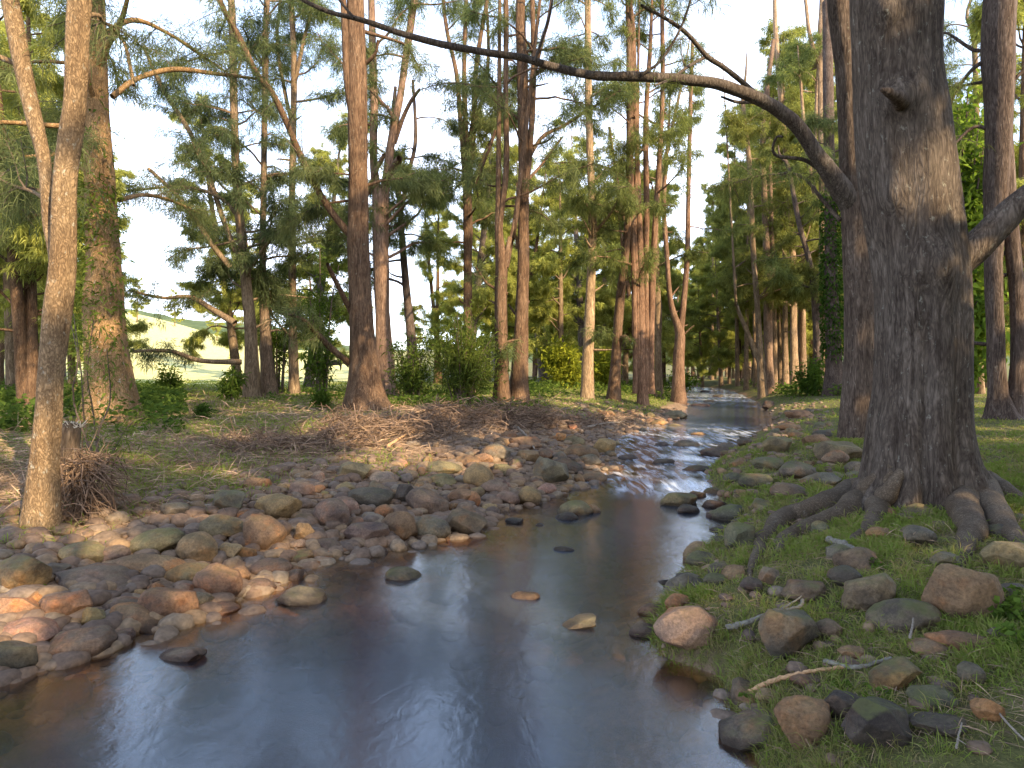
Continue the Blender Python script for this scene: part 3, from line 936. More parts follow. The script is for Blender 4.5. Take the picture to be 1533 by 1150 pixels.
simple('crooked brown trunk with a drooping broken stub near the bend', [(918, 590, 20), (922, 540, 15), (928, 450, 14), (936, 380, 12), (942, 300, 12), (943, 150, 11), (941, 0, 9)], 25, RED, (1, 1.05, 0.78), g1=(14, 4, 16, 3.4), seed=13, dens=2.2,
       limbs=[[(926, 512, 8), (935, 505, 8), (944, 512, 4)], [(934, 330, 5), (922, 260, 5), (912, 190, 4)]])
simple('clump of five tight red-brown stems growing from one foot', [(962, 590, 16), (961, 540, 12), (960, 470, 11), (960, 420, 10), (956, 300, 8), (952, 200, 8), (948, 50, 7)], 25, (0.23, 0.14, 0.09), (1.05, 1.1, 0.75), top=16,
       forks=[[(952, 589, 11), (952, 540, 9), (950, 450, 9), (947, 330, 9), (944, 240, 8), (942, 120, 7)], [(968, 589, 12), (968, 520, 9), (967, 420, 9), (968, 300, 9), (967, 180, 8), (974, 60, 6)],
              [(975, 590, 13), (974, 540, 11), (977, 420, 10), (982, 320, 9), (987, 240, 8), (992, 130, 7), (991, 0, 6)], [(957, 589, 10), (956, 500, 9), (954, 420, 8), (950, 350, 8), (953, 250, 7)]],
       g1=(22, 5, 16, 3.2), seed=14, dens=2.2, flute=0.25)
simple('small forked sapling trunk behind the clump of tight stems', [(986, 584, 12), (985, 520, 10), (985, 470, 12), (983, 400, 8), (985, 300, 7), (1000, 220, 6)], 31, TAN, (1.05, 1.1, 0.75), g1=(9, 4, 14, 2.8), seed=15)
simple('trunk split low into a wide letter Y at the creek bend', [(1016, 584, 19), (1016, 540, 17), (1018, 500, 15), (1012, 480, 10), (1004, 450, 8), (999, 390, 7), (994, 300, 7)], 30, (0.22, 0.14, 0.095), (1.05, 1.1, 0.75), top=15,
       forks=[[(1018, 505, 11), (1023, 460, 9), (1029, 380, 8), (1031, 280, 7), (1034, 150, 6), (1037, 60, 5)]], g1=(10, 7, 15, 2.2), seed=16, dens=2)
# right bank, upstream
simple('slanting slim trunk with bare foot on the far right bank', [(1142, 585, 13), (1138, 540, 10), (1133, 450, 8), (1127, 370, 8), (1122, 250, 7), (1112, 150, 6)], 33, TAN, (1.25, 1.2, 0.75), g1=(14, 4, 13, 3.6), seed=17, dens=2.6,
       forks=[[(1138, 545, 8), (1120, 500, 7), (1104, 460, 5), (1100, 420, 4)]])
simple('upright double trunk right of the slanting slim one', [(1152, 576, 14), (1150, 500, 12), (1149, 420, 11), (1146, 330, 9), (1142, 200, 8), (1158, 60, 6)], 35, (0.25, 0.17, 0.12), (1.25, 1.2, 0.75), g1=(14, 4, 14, 3.6), seed=18, dens=2.4,
       forks=[[(1153, 480, 7), (1157, 400, 6), (1154, 300, 6)]])
simple('pale sunlit pole-like trunk in the row along the right bank', [(1190, 580, 13), (1188, 500, 11), (1187, 400, 10), (1183, 300, 8), (1172, 180, 8), (1162, 60, 7), (1160, 0, 6)], 36, (0.36, 0.26, 0.17), (1.2, 1.2, 0.8), g1=(15, 4, 15, 3.4), seed=19, dens=2.4)
simple('thin trunk bowed over to the left in the row along the right bank', [(1226, 588, 15), (1224, 520, 11), (1219, 440, 10), (1211, 390, 8), (1195, 330, 7), (1180, 250, 6)], 31, DARK, (1.1, 1.15, 0.8), g1=(12, 3, 12, 3.0), seed=20, dens=2.4, top=12)
simple('tall trunk with bright upper bark left of the ivy-covered one', [(1234, 588, 17), (1232, 480, 13), (1232, 350, 12), (1230, 200, 11), (1228, 80, 11), (1232, 0, 10)], 32, (0.33, 0.24, 0.16), (1.0, 1.1, 0.8), g1=(14, 6, 17, 3.2), seed=21,
       forks=[[(1228, 330, 8), (1214, 260, 7), (1205, 200, 6)], [(1226, 100, 7), (1212, 50, 6), (1206, 0, 5)], [(1218, 260, 6), (1222, 160, 5), (1226, 90, 5)]])

# ivy-covered trunk
t21 = px_tree('river_oak', [(1249, 592, 32), (1248, 550, 25), (1246, 480, 21), (1244, 400, 18), (1243, 300, 16), (1240, 150, 15), (1238, 0, 13)], 28, 17, 14, 22, 0.3)
t21.grow(9, 5, 16, 3.2, dens=2.2, k=8, L=0.33, W=0.02)
ivy = Geo()
PR = t21.stems[0]
u = rng.uniform(0.12, 0.52, 2600)
idx = np.clip((u * (len(PR) - 1)).astype(int), 0, len(PR) - 1)
a = rng.uniform(0, 2 * np.pi, len(u))
nrm = np.stack([np.cos(a), np.sin(a), rng.normal(size=len(u)) * 0.3], 1)
P = PR[idx, :3] + nrm * (PR[idx, 3:4] + rng.uniform(0, 0.16, (len(u), 1)))
P[:, 2] += rng.uniform(-0.1, 0.1, len(u))
kites(P, unit(nrm * 0.6 + rng.normal(size=P.shape) * 0.6 + np.array([0, 0, -0.4])), rng.uniform(0.08, 0.16, len(u)), rng.uniform(0.07, 0.13, len(u)), 0.3, rng.uniform(0, 0.8, len(u)), ivy)
t21.extra.append(('ivy', ivy, [LEAF], (0.6, 0.8, 0.7)))
t21.build('dark trunk wrapped in green ivy left of the reddish right-hand trunk', DARK, (0.9, 1, 0.85))

# second right-hand trunk with the long arching branch
t22 = px_tree('river_oak', [(1285, 662, 54), (1288, 560, 48), (1289, 460, 47), (1287, 400, 46), (1282, 310, 44), (1272, 122, 38), (1266, 70, 37), (1257, 0, 35), (1250, -160, 31), (1244, -330, 25)], Y=11.5, top=17, sides=32, seed=23, flare=0.22, n=110, rough=0.06, flute=0.05)
arch = Geo()
px_limb(t22, [(1277, 312, 34), (1262, 287, 33), (1240, 255, 26.1), (1218, 225, 20.8), (1195, 190, 20.0), (1165, 165, 19.2), (1140, 150, 18.4), (1110, 138, 16.8), (1070, 125, 15.2), (1020, 119, 13.6), (960, 115, 12.8), (900, 114, 12.0), (870, 110, 11.2), (820, 98, 10.4), (780, 86, 9.6), (730, 79, 9.2),
              (660, 66, 8.8), (600, 50, 7.6), (560, 36, 7.2), (530, 27, 6.4), (490, 17, 5.6), (445, -5, 4.8), (400, -40, 3.2)], dY=-2.0, into=arch, sides=12)
px_limb(t22, [(1142, 150, 9), (1110, 122, 8), (1082, 100, 7.5), (1058, 84, 7), (1030, 52, 6), (1000, 30, 5), (960, 8, 4)], dY=-1.2, into=arch, leafy=LV(10, 0.3, 6, 0.5))
px_limb(t22, [(1058, 84, 6), (1030, 100, 5), (1005, 118, 4), (980, 128, 3)], dY=-1.2, into=arch, leafy=LV(10, 0.6, 6))
px_limb(t22, [(1140, 152, 6), (1105, 153, 5), (1080, 145, 3)], dY=-0.6, into=arch)
px_limb(t22, [(1238, 262, 8), (1205, 240, 6), (1165, 234, 5), (1157, 222, 4), (1163, 205, 3.5), (1172, 205, 3)], dY=-0.6, into=arch)
px_limb(t22, [(1258, 330, 7), (1232, 300, 6), (1205, 268, 5), (1180, 260, 4), (1130, 265, 3), (1080, 280, 2.5)], dY=1.2, leafy=LV(11, 3.6, 9))
px_limb(t22, [(800, 92, 4), (818, 40, 4), (827, 0, 3), (832, -50, 3)], Y=10.2, into=arch)
px_limb(t22, [(530, 27, 4), (505, -5, 3.5), (495, -40, 3)], Y=9.6, into=arch)
px_limb(t22, [(960, 112, 5), (990, 90, 4), (1020, 40, 3.5), (1040, -20, 3)], Y=10.5, into=arch, leafy=LV(10, 0.7, 6, 0.5))
t22.extra.append(('branch', arch, [BARK], (0.13, 0.11, 0.095)))
t22.grow(18, 10.0, 16, 4.2, up=(0.3, 1.0), dens=3.2, k=9, L=0.32, W=0.010, droop=0.7)
t22.build('reddish trunk with a long arching branch hanging right across the creek', (0.145, 0.112, 0.09), (0.85, 0.95, 0.75))

# the big tree on the right
BY = 6.3
t23 = Tree('river_oak', hit(1380, 752), 24)
t23.base[1] = BY; t23.base[0] = at(1380, 752, BY)[0]; t23.base[2] = H(t23.base[0], BY) - 0.02
t23.Y = BY
_pts = [(1382, 775, 160), (1381, 725, 152), (1378, 690, 144), (1377, 640, 137), (1381, 560, 128), (1381, 450, 127), (1375, 380, 128), (1367, 330, 130), (1352, 220, 129), (1341, 100, 119), (1340, 0, 124), (1336, -120, 112), (1330, -300, 90), (1325, -700, 60)]
PR = resample(np.column_stack([[at(x, y, BY) for x, y, w in _pts], [w / F * BY / 2 for x, y, w in _pts]]), 300)
_gz = t23.base[2]
LOBES = [(196, 0.55, 15), (226, 0.30, 12), (258, 0.26, 10), (300, 0.40, 14), (333, 0.38, 12), (5, 0.3, 14), (60, 0.3, 16), (120, 0.3, 16), (160, 0.3, 13)]
def big_flute(th, sv, PP):
    hgt = np.clip(PP[:, 2:3] - _gz, -0.2, None)
    r = 1 + 0.03 * np.sin(3 * th + 0.6 + 0.3 * hgt) + 0.022 * np.sin(7 * th + 1.0 - 0.25 * hgt)
    for deg, amp, sg in LOBES:
        d = (np.degrees(th) - deg + 180) % 360 - 180
        g = np.exp(-(d / sg) ** 2)
        r = r + g * (amp * np.exp(-np.clip(hgt, 0, None) / 0.26) + 0.03 * np.exp(-np.clip(hgt, 0, None) / 1.0))
    for deg, sg, dep, tall in ((244, 6, 0.17, 1.3), (281, 6, 0.13, 1.1), (214, 5, 0.05, 0.6), (317, 5, 0.05, 0.6)):      # hollows between the roots
        d = (np.degrees(th) - deg + 180) % 360 - 180
        r = r - np.exp(-(d / sg) ** 2) * dep * np.exp(-np.clip(hgt, 0, None) / tall)
    for px_, py_, sg, amp in ((1345, 165, 0.15, 0.13), (1330, 45, 0.12, 0.08), (1395, 405, 0.22, 0.10), (1340, 300, 0.12, 0.04), (1370, 480, 0.1, 0.03)):   # swellings under old branches
        zz = EYE - (py_ - HY) / F * BY
        i = int(np.argmin(np.abs(PP[:, 2] - zz)))
        dx = (at(px_, py_, BY - 0.35)[0] - PP[i, 0]) / 0.42
        deg = 270 + math.degrees(math.asin(max(-0.95, min(0.95, dx))))
        d = ((np.degrees(th) - deg + 180) % 360 - 180) * math.pi / 180 * 0.42
        r = r + amp / 0.42 * np.exp(-(d ** 2 + (PP[:, 2:3] - zz) ** 2) / sg ** 2)
    return r
Vt, Qt = tube(PR[:, :3], PR[:, 3], 120, 0.05, 9.0, big_flute)
t23.trunk.add(Vt, Q=Qt)
t23.stems.append(PR)
root_g = []
def root_tube(pts, Ys, sides=14):
    g = Geo()
    P = [at(x, y, Yv) for (x, y, w), Yv in zip(pts, Ys)]
    rad = [w / F * Yv / 2 for (x, y, w), Yv in zip(pts, Ys)]
    PR = resample(np.column_stack([P, rad]), 10 * len(pts))
    PR[:, 3] *= np.clip(np.linspace(4.0, 0.12, len(PR)), 0, 1) ** 0.6
    PR[-6:, 2] -= np.linspace(0, 0.05, 6)
    PR[:, 3] *= 1 + 0.16 * vnoise(PR[:, :3] * 3.0)
    PR[:, :3] += 0.03 * np.stack([vnoise(PR[:, :3] * 3 + 9), vnoise(PR[:, :3] * 3 + 5), 0.5 * vnoise(PR[:, :3] * 3 + 2)], 1)
    Vt, Qt = tube(PR[:, :3], np.maximum(PR[:, 3], 0.008), sides, 0.13, 4.0)
    g.add(Vt, Q=Qt)
    return g
def on_ground(pts, lift=0.35):
    """root path: photo pixels with widths, laid on the ground; returns pts and depths"""
    out, Ys = [], []
    for (x, y, w) in pts:
        p = hit(x, y + 0.25 * w)
        r = w / F * p[1] / 2
        z = p[2] + r * (lift * 2 - 0.35)
        Yv = p[1] + r * 0.2
        out.append((CX + p[0] / Yv * F, HY - (z - EYE) / Yv * F, w)); Ys.append(Yv)
    return out, Ys
ROOTC = (0.165, 0.13, 0.095)
for pts in ([(1285, 735, 44), (1245, 752, 36), (1210, 764, 32), (1175, 776, 30), (1150, 800, 24), (1132, 832, 15), (1122, 862, 10), (1135, 905, 7), (1140, 930, 5)],
            [(1295, 745, 40), (1258, 768, 34), (1218, 786, 30), (1190, 798, 26), (1168, 818, 18), (1150, 842, 10)],
            [(1318, 745, 44), (1312, 765, 32), (1302, 785, 22), (1286, 805, 14), (1262, 828, 9), (1240, 840, 5)],
            [(1446, 735, 60), (1452, 765, 46), (1456, 790, 38), (1450, 815, 30), (1446, 840, 18), (1436, 870, 8)],
            [(1462, 730, 60), (1488, 755, 44), (1508, 785, 36), (1528, 810, 26), (1560, 835, 16), (1600, 850, 8)],
            [(1480, 722, 40), (1512, 738, 30), (1548, 752, 18)]):
    p2, Ys = on_ground(pts)
    Ys = list(Ys)
    # the foot of the root starts inside the flare of the trunk
    x, y, w = pts[0]
    def inside(xx, rr_):
        dx_ = (xx - 1380) / F * BY
        return BY - math.sqrt(max(rr_ ** 2 - dx_ ** 2, 0.0))
    xa, xb = 0.45 * x + 0.55 * 1380, 0.78 * x + 0.22 * 1380
    p2 = [(xa, y - 40, w * 0.35), (xb, y - 6, w * 0.7)] + p2
    Ys = [inside(xa, 0.34), inside(xb, 0.42)] + Ys
    t23.extra.append(('root', root_tube(p2, Ys), [ROOTBARK], ROOTC))
bl = Geo()
px_limb(t23, [(1405, 410, 50), (1440, 385, 50), (1468, 362, 44), (1500, 332, 40), (1535, 298, 36), (1590, 255, 32), (1680, 180, 26)], Y=BY, dY=-0.3, into=bl, sides=24)
t23.extra.append(('branch', bl, [BARK_BIG], (0.17, 0.14, 0.115)))
# broken stub and a dark knot on the trunk face
kn = Geo()
P = np.array([at(1350, 152, BY - 0.40), at(1340, 144, BY - 0.54), at(1328, 137, BY - 0.60), at(1318, 134, BY - 0.62)])
PK = resample(np.column_stack([P, [0.075, 0.055, 0.035, 0.012]]), 24)
Vt, Qt = tube(PK[:, :3], PK[:, 3], 18, 0.7, 1.0)
Vt, Qt, Tk = capped(Vt, Qt, 18)
kn.add(Vt, Q=Qt, T=Tk)
t23.extra.append(('branch_stub', kn, [BARK_BIG], (0.15, 0.115, 0.09)))
t23.grow(10, 9.0, 12, 5.0, up=(0.3, 0.8), az=(95, 190), dens=2.6, k=9, L=0.3, W=0.009, droop=0.6, sag=0.3)
t23.grow(14, 8.5, 14, 4.6, up=(0.35, 1.0), dens=3.2, k=9, L=0.3, W=0.009, droop=0.7)
t23.build('massive furrowed trunk with spreading roots on the right bank', (0.125, 0.102, 0.083), (0.85, 0.95, 0.8), BARK_BIG)

# right edge
simple('twin dark trunks joined at the foot near the right edge', [(1502, 628, 54), (1496, 600, 28), (1492, 520, 24), (1488, 400, 24), (1492, 300, 32), (1497, 150, 40), (1498, 0, 46)], 13.2, DARK, (0.9, 1, 0.8), g1=(10, 6, 16, 3.4), seed=25, flute=0.2,
       forks=[[(1514, 628, 30), (1520, 600, 24), (1524, 520, 20), (1520, 400, 20), (1512, 320, 20)]], limbs=[[(1490, 90, 8), (1460, 100, 6), (1430, 140, 5), (1412, 190, 3)], [(1492, 200, 7), (1460, 190, 5), (1430, 215, 4), (1405, 250, 3)]])
simple('thin trunk seen in the gap right of the massive trunk', [(1468, 596, 12), (1464, 500, 10), (1458, 350, 9), (1462, 200, 8), (1458, 60, 7)], 27, TAN, (1.1, 1.15, 0.8), g1=(16, 2.5, 15, 3.6), seed=26)

# ------------------------------------------------------------------ forest behind: things of four kinds, copied
def kind_tree(seed, h, spread, r, low, leaf, barkc, W, stems=1):
    tr = Tree('river_oak', (0, 0, 0), seed)
    for s_ in range(stems):
        off = np.array([0.3 * s_, 0.1 * s_, 0])
        lean = rng.normal(size=2) * 0.05 * h
        P = [off + np.array([0, 0, -0.3]), off + np.array([lean[0] * .3, lean[1] * .3, h * .3]), off + np.array([lean[0] * .7, lean[1] * .7, h * .65]), off + np.array([lean[0], lean[1], h])]
        tr.stem(P, [r * 1.25, r * 0.9, r * 0.6, 0.02], 9, 26, 0.15, 0.3)
    tr.grow(int(h * 2.5), low, h * 0.97, spread, (0.1, 0.9), 2.3, 12, 0.36, W * 0.85, 0.4)
    return tr

def copy_tree(src, loc, rz, s, label, group):
    c = src.copy(); col.objects.link(c)
    c.location = loc; c.rotation_euler = (0, 0, rz); c.scale = (s, s, s)
    c['label'] = label; c['group'] = group
    for ch in src.children:
        d = ch.copy(); col.objects.link(d); d.parent = c
    return c

KINDS = []
for i, (h, sp, r, low, leaf, bc, W, st) in enumerate([(19, 4.2, 0.26, 3.0, (1.0, 1.05, 0.8), TAN, 0.035, 1), (16, 3.8, 0.2, 2.0, (1.2, 1.2, 0.75), RED, 0.035, 2), (13, 4.2, 0.18, 1.0, (1.3, 1.3, 0.8), TAN, 0.04, 1), (21, 4.6, 0.3, 4.0, (0.9, 1.0, 0.85), GREY, 0.035, 1), (20, 2.9, 0.15, 5.0, (1.8, 1.75, 1.1), (0.30, 0.215, 0.14), 0.04, 1)]):  # last kind: crown colour raised to paint in a sunlit glow
    tr = kind_tree(40 + i, h, sp, r, low, leaf, bc, W, st)
    KINDS.append((tr, leaf, bc))
FAR = []
for tr, leaf, bc in KINDS:
    FAR.append(tr.build('far river oak', bc, leaf))
used = [False] * 5
def far_tree(px, Y, kind, label, group, s=1.0):
    x = (px - CX) / F * Y
    loc = (x, Y, float(H(x, Y)) - 0.1)
    if not used[kind]:
        used[kind] = True
        o = FAR[kind]
        o.location = loc; o.rotation_euler = (0, 0, rng.uniform(0, 6.28)); o.scale = (s, s, s)
        o['label'] = label; o['group'] = group
        return o
    return copy_tree(FAR[kind], loc, rng.uniform(0, 6.28), s, label, group)

G_UP = 'sunlit trees closing the upstream end of the creek'
L_UP = 'sunlit leafy tree in the woodland closing the upstream view'
for px, Y, k, s in [(1052, 62, 2, .8), (1080, 58, 2, .9), (1105, 64, 1, .9), (1128, 55, 2, .9), (1165, 50, 2, 1), (1182, 60, 1, 1), (1200, 46, 2, .9), (1208, 57, 0, 1), (1062, 84, 1, 1), (1115, 78, 0, 1), (1150, 70, 1, 1), (1225, 48, 1, 1), (1088, 96, 2, 1.1), (1040, 98, 1, 1.1), (1012, 80, 2, 1), (995, 62, 1, .9), (1170, 90, 0, 1.1), (1215, 75, 2, 1)]:
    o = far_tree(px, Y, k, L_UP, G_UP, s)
    for ch in o.children:
        if ch.name.startswith('crown'): ch.color = (2.2, 2.1, 1.2, 1)  # sunlit glow painted into the crown colour, brighter than real foliage
for px, Y, k, s in [(1045, 78, 2, .8), (1070, 74, 2, .85), (1098, 80, 2, .8), (1125, 72, 2, .9), (1142, 62, 2, .85), (1030, 88, 2, .9), (1075, 110, 0, 1.1), (1110, 105, 3, 1.1), (1050, 120, 0, 1.2), (1012, 100, 2, 1.0), (1180, 72, 2, .9), (1140, 95, 2, 1.1), (1195, 56, 2, .7), (1160, 58, 2, .7)]:
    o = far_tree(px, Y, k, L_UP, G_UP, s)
    for ch in o.children:
        if ch.name.startswith('crown'): ch.color = (2.2, 2.1, 1.2, 1)  # same painted sun glow in these crowns
for px, Y, s in [(1066, 70, 1), (1092, 60, .9), (1104, 52, 1), (1117, 44, .9), (1131, 47, 1), (1160, 40, .9), (1168, 47, 1), (1176, 38, 1), (1184, 52, 1.05), (1197, 43, .95), (1203, 36, .9), (1215, 50, 1.05), (1221, 41, 1), (1238, 38, .95), (1243, 46, 1), (1080, 82, 1), (1122, 66, 1.05), (1146, 58, 1)]:
    far_tree(px, Y, 4, 'slim pole-like tree in the receding row along the far right bank', 'slim trees receding along the far right bank', s)
G_L = 'trees between the creek and the paddock behind the front trunks'
L_L = 'slim tree among the woodland behind the front row of trunks'
for px, Y, k, s in [(660, 40, 1, .75), (730, 52, 0, .85), (815, 46, 3, .8), (840, 38, 2, .9), (835, 60, 1, 1), (905, 50, 0, .9), (935, 44, 2, .95), (955, 60, 3, .9), (860, 70, 2, 1), (800, 74, 1, .9), (980, 45, 1, .9), (770, 38, 1, .75), (700, 36, 3, .7), (740, 68, 3, 1.0), (820, 56, 2, .9), (875, 42, 3, .8), (890, 60, 2, .9), (930, 70, 2, 1.0), (960, 40, 1, .8), (985, 52, 2, .8), (780, 90, 3, 1.1), (915, 86, 0, 1.1), (845, 96, 2, 1.2)]:
    far_tree(px, Y, k, L_L, G_L, s)
G_D = 'dark trees massed behind the left-hand trunks'
L_D = 'dark low-branched tree massed behind the two left-hand trunks'
for px, Y, k, s in [(-40, 17, 2, .85), (20, 21, 2, .8), (60, 27, 0, .8), (110, 24, 2, .7), (-90, 22, 0, .9), (-10, 34, 1, .9), (480, 44, 1, .6), (160, 32, 1, .7), (360, 30, 0, .65), (400, 50, 0, .8), (460, 30, 3, .6), (40, 14.5, 1, .6), (90, 38, 3, .9)]:
    o = far_tree(px, Y, k, L_D, G_D, s)
for px, Y, k, s in [(205, 190, 2, .9), (262, 230, 2, .9), (325, 200, 2, .8), (470, 180, 2, .8), (620, 190, 2, .9)]:
    far_tree(px, Y, k, 'distant tree out on the sunny paddock slope', 'distant trees on the paddock slope', s)
G_R = 'trees behind the massive right-hand trunk'
L_R = 'leafy tree showing between the massive trunk and the right edge'
for px, Y, k, s in [(1430, 24, 2, .8), (1480, 34, 2, 1), (1540, 22, 1, .9), (1450, 48, 1, 1), (1400, 60, 0, 1), (1330, 44, 0, 1), (1290, 40, 1, 1), (1560, 40, 2, 1)]:
    far_tree(px, Y, k, L_R, G_R, s)
# unseen trees added behind and right of the camera to shade the near bank
G_S = 'unseen trees added outside the frame to shade the near banks'
for x, y, k, s in [(4.4, -3.6, 2, .62), (8.6, 1.6, 2, .72), (9.5, 3.6, 2, .6), (8.5, -1.5, 2, .5), (2.8, -7.5, 2, .8), (13, 5, 2, .8), (24, 1, 0, .9), (26, 8, 3, .8), (7.5, -5, 2, 1.0), (5, -11, 1, .9), (11, -8, 0, .8), (10, -16, 2, 1.1), (16, -12, 3, .75), (17, -3, 2, 1.1), (22, -8, 0, .8), (4, -18, 2, 1.0), (12.5, 0.5, 2, .9), (20, 3, 1, .9), (16, -22, 1, 1.0), (-1, -13, 2, .8)]:
    loc = (x, y, float(H(x, y)) - 0.1)
    copy_tree(FAR[k], loc, rng.uniform(0, 6.28), s, 'unseen river oak added outside the frame to shade the near bank', G_S)
# ------------------------------------------------------------------ river stones
def rock_mesh(seed, kind):
    bm = bmesh.new()
    bmesh.ops.create_icosphere(bm, subdivisions=5 if kind != 'small' else 3, radius=1.0)
    co = np.array([v.co[:] for v in bm.verts])
    r = np.random.default_rng(seed)
    # planes shave the ball into worn facets
    nf = {'round': 7, 'flat': 7, 'angular': 11, 'small': 6}[kind]
    for _ in range(nf):
        n = unit(r.normal(size=3))
        d = r.uniform(0.66, 0.9) if kind != 'angular' else r.uniform(0.56, 0.82)
        s = co @ n
        ov = np.clip(s - d, 0, None)
        co = co - np.outer(ov * (0.86 if kind != 'angular' else 0.94), n)
    nz = fbm(co * 1.25 + seed * 3.3, 3)
    co = co * (1 + 0.20 * nz)[:, None]
    nz = fbm(co * 5 + seed * 1.7, 3)
    co = co * (1 + 0.030 * nz)[:, None]
    if kind == 'flat':
        co[:, 2] *= 0.55
    ext = np.abs(co).max(0)
    co = co / ext
    fs = np.array([[v.index for v in f.verts] for f in bm.faces])
    bm.free()
    return co, fs

ROCKM = {}
for kd, nvar in (('round', 6), ('flat', 4), ('angular', 4)):
    ROCKM[kd] = []
    for i in range(nvar):
        co, fs = rock_mesh(100 + i * 7 + len(kd), kd)
        for mname, mat in (('dry', ROCK), ('moss', MOSSROCK)):
            ROCKM[kd].append((mname, np_mesh('river_stone', co, fs, mat, True)))
COLS = {'brown': (0.21, 0.14, 0.088), 'red': (0.225, 0.135, 0.09), 'purple': (0.165, 0.117, 0.094), 'grey': (0.145, 0.122, 0.098), 'dark': (0.085, 0.070, 0.063),
        'ochre': (0.27, 0.185, 0.10), 'orange': (0.33, 0.18, 0.09), 'pink': (0.27, 0.18, 0.145), 'olive': (0.185, 0.15, 0.093), 'pale': (0.27, 0.215, 0.165), 'green': (0.125, 0.118, 0.082)}
PLACED = []
def put_rock(x, y, z, sx, sy, sz, kind, colr, moss, rz, tilt, label, group):
    opts = [m for mn, m in ROCKM[kind] if mn == ('moss' if moss else 'dry')]
    o = bpy.data.objects.new('river_stone', opts[rng.integers(len(opts))])
    col.objects.link(o)
    o.location = (x, y, z)
    o.scale = (sx, sy, sz)
    o.rotation_euler = (tilt[0], tilt[1], rz)
    c = np.array(COLS[colr]) * np.array([1.04, 0.98, 0.86]) * rng.uniform(0.86, 1.14) * (1 + rng.normal(size=3) * 0.035)
    o.color = (*np.clip(c, 0.01, 1), 1)
    tag(o, label, 'rock', group)
    PLACED.append((x, y, max(sx, sy)))
    return o

def px_rock(cx, cy, w, h, colr, kind, label, moss=False, tilt=0.0, rz=None, grp='stones of the left gravel bank', water=False, sink=0.0):
    if grp == RB: w, h = w * 1.0, h * 1.0
    """a stone that spans w x h photo pixels around (cx, cy), bedded in the ground under it"""
    fy = cy + 0.42 * h
    if water:
        Y = 5.0
        for _ in range(60): Y = 0.5 * Y + 0.5 * (EYE - water_z(Y)) * F / (fy - HY)
        foot = np.array([(cx - CX) / F * Y, Y, water_z(Y)])
    else:
        foot = hit(cx, fy)
    Yf = foot[1]
    sx = 0.5 * w / F * Yf * 1.2
    sy = sx * (0.75 if kind != 'flat' else 0.8)
    g = (HY - cy + 0.0)
    pitch = math.atan2(EYE - foot[2], Yf)            # how far we look down on it
    # vertical half size from the seen height: h = 2*sqrt((sz cos)^2+(sy sin)^2)
    hh = 0.5 * h / F * Yf * 1.2
    sz2 = hh ** 2 - (sy * math.sin(pitch)) ** 2
    if sz2 < (0.30 * sx) ** 2:
        sz = 0.30 * sx
        sy = max(0.45 * sx, math.sqrt(max(hh ** 2 - sz ** 2, 1e-6)) / max(math.sin(pitch), 0.12))
        sy = min(sy, 1.2 * sx)
    else:
        sz = math.sqrt(sz2)
    sz = min(sz, 1.1 * sx)
    y = Yf + sy * 0.55
    gz = H(foot[0], y) if not water else water_z(y)
    zc = max(foot[2], gz * 0.5 + foot[2] * 0.5) + sz * ((0.38 if h < 0.6 * w else 0.62) if not water else 0.12) - sink
    x = (cx - CX) / F * y
    return put_rock(x, y, zc, sx, sy, sz, kind, colr, moss, (rng.uniform(-0.3, 0.3) if rz is None else rz), (rng.normal() * 0.08, tilt), label, grp)

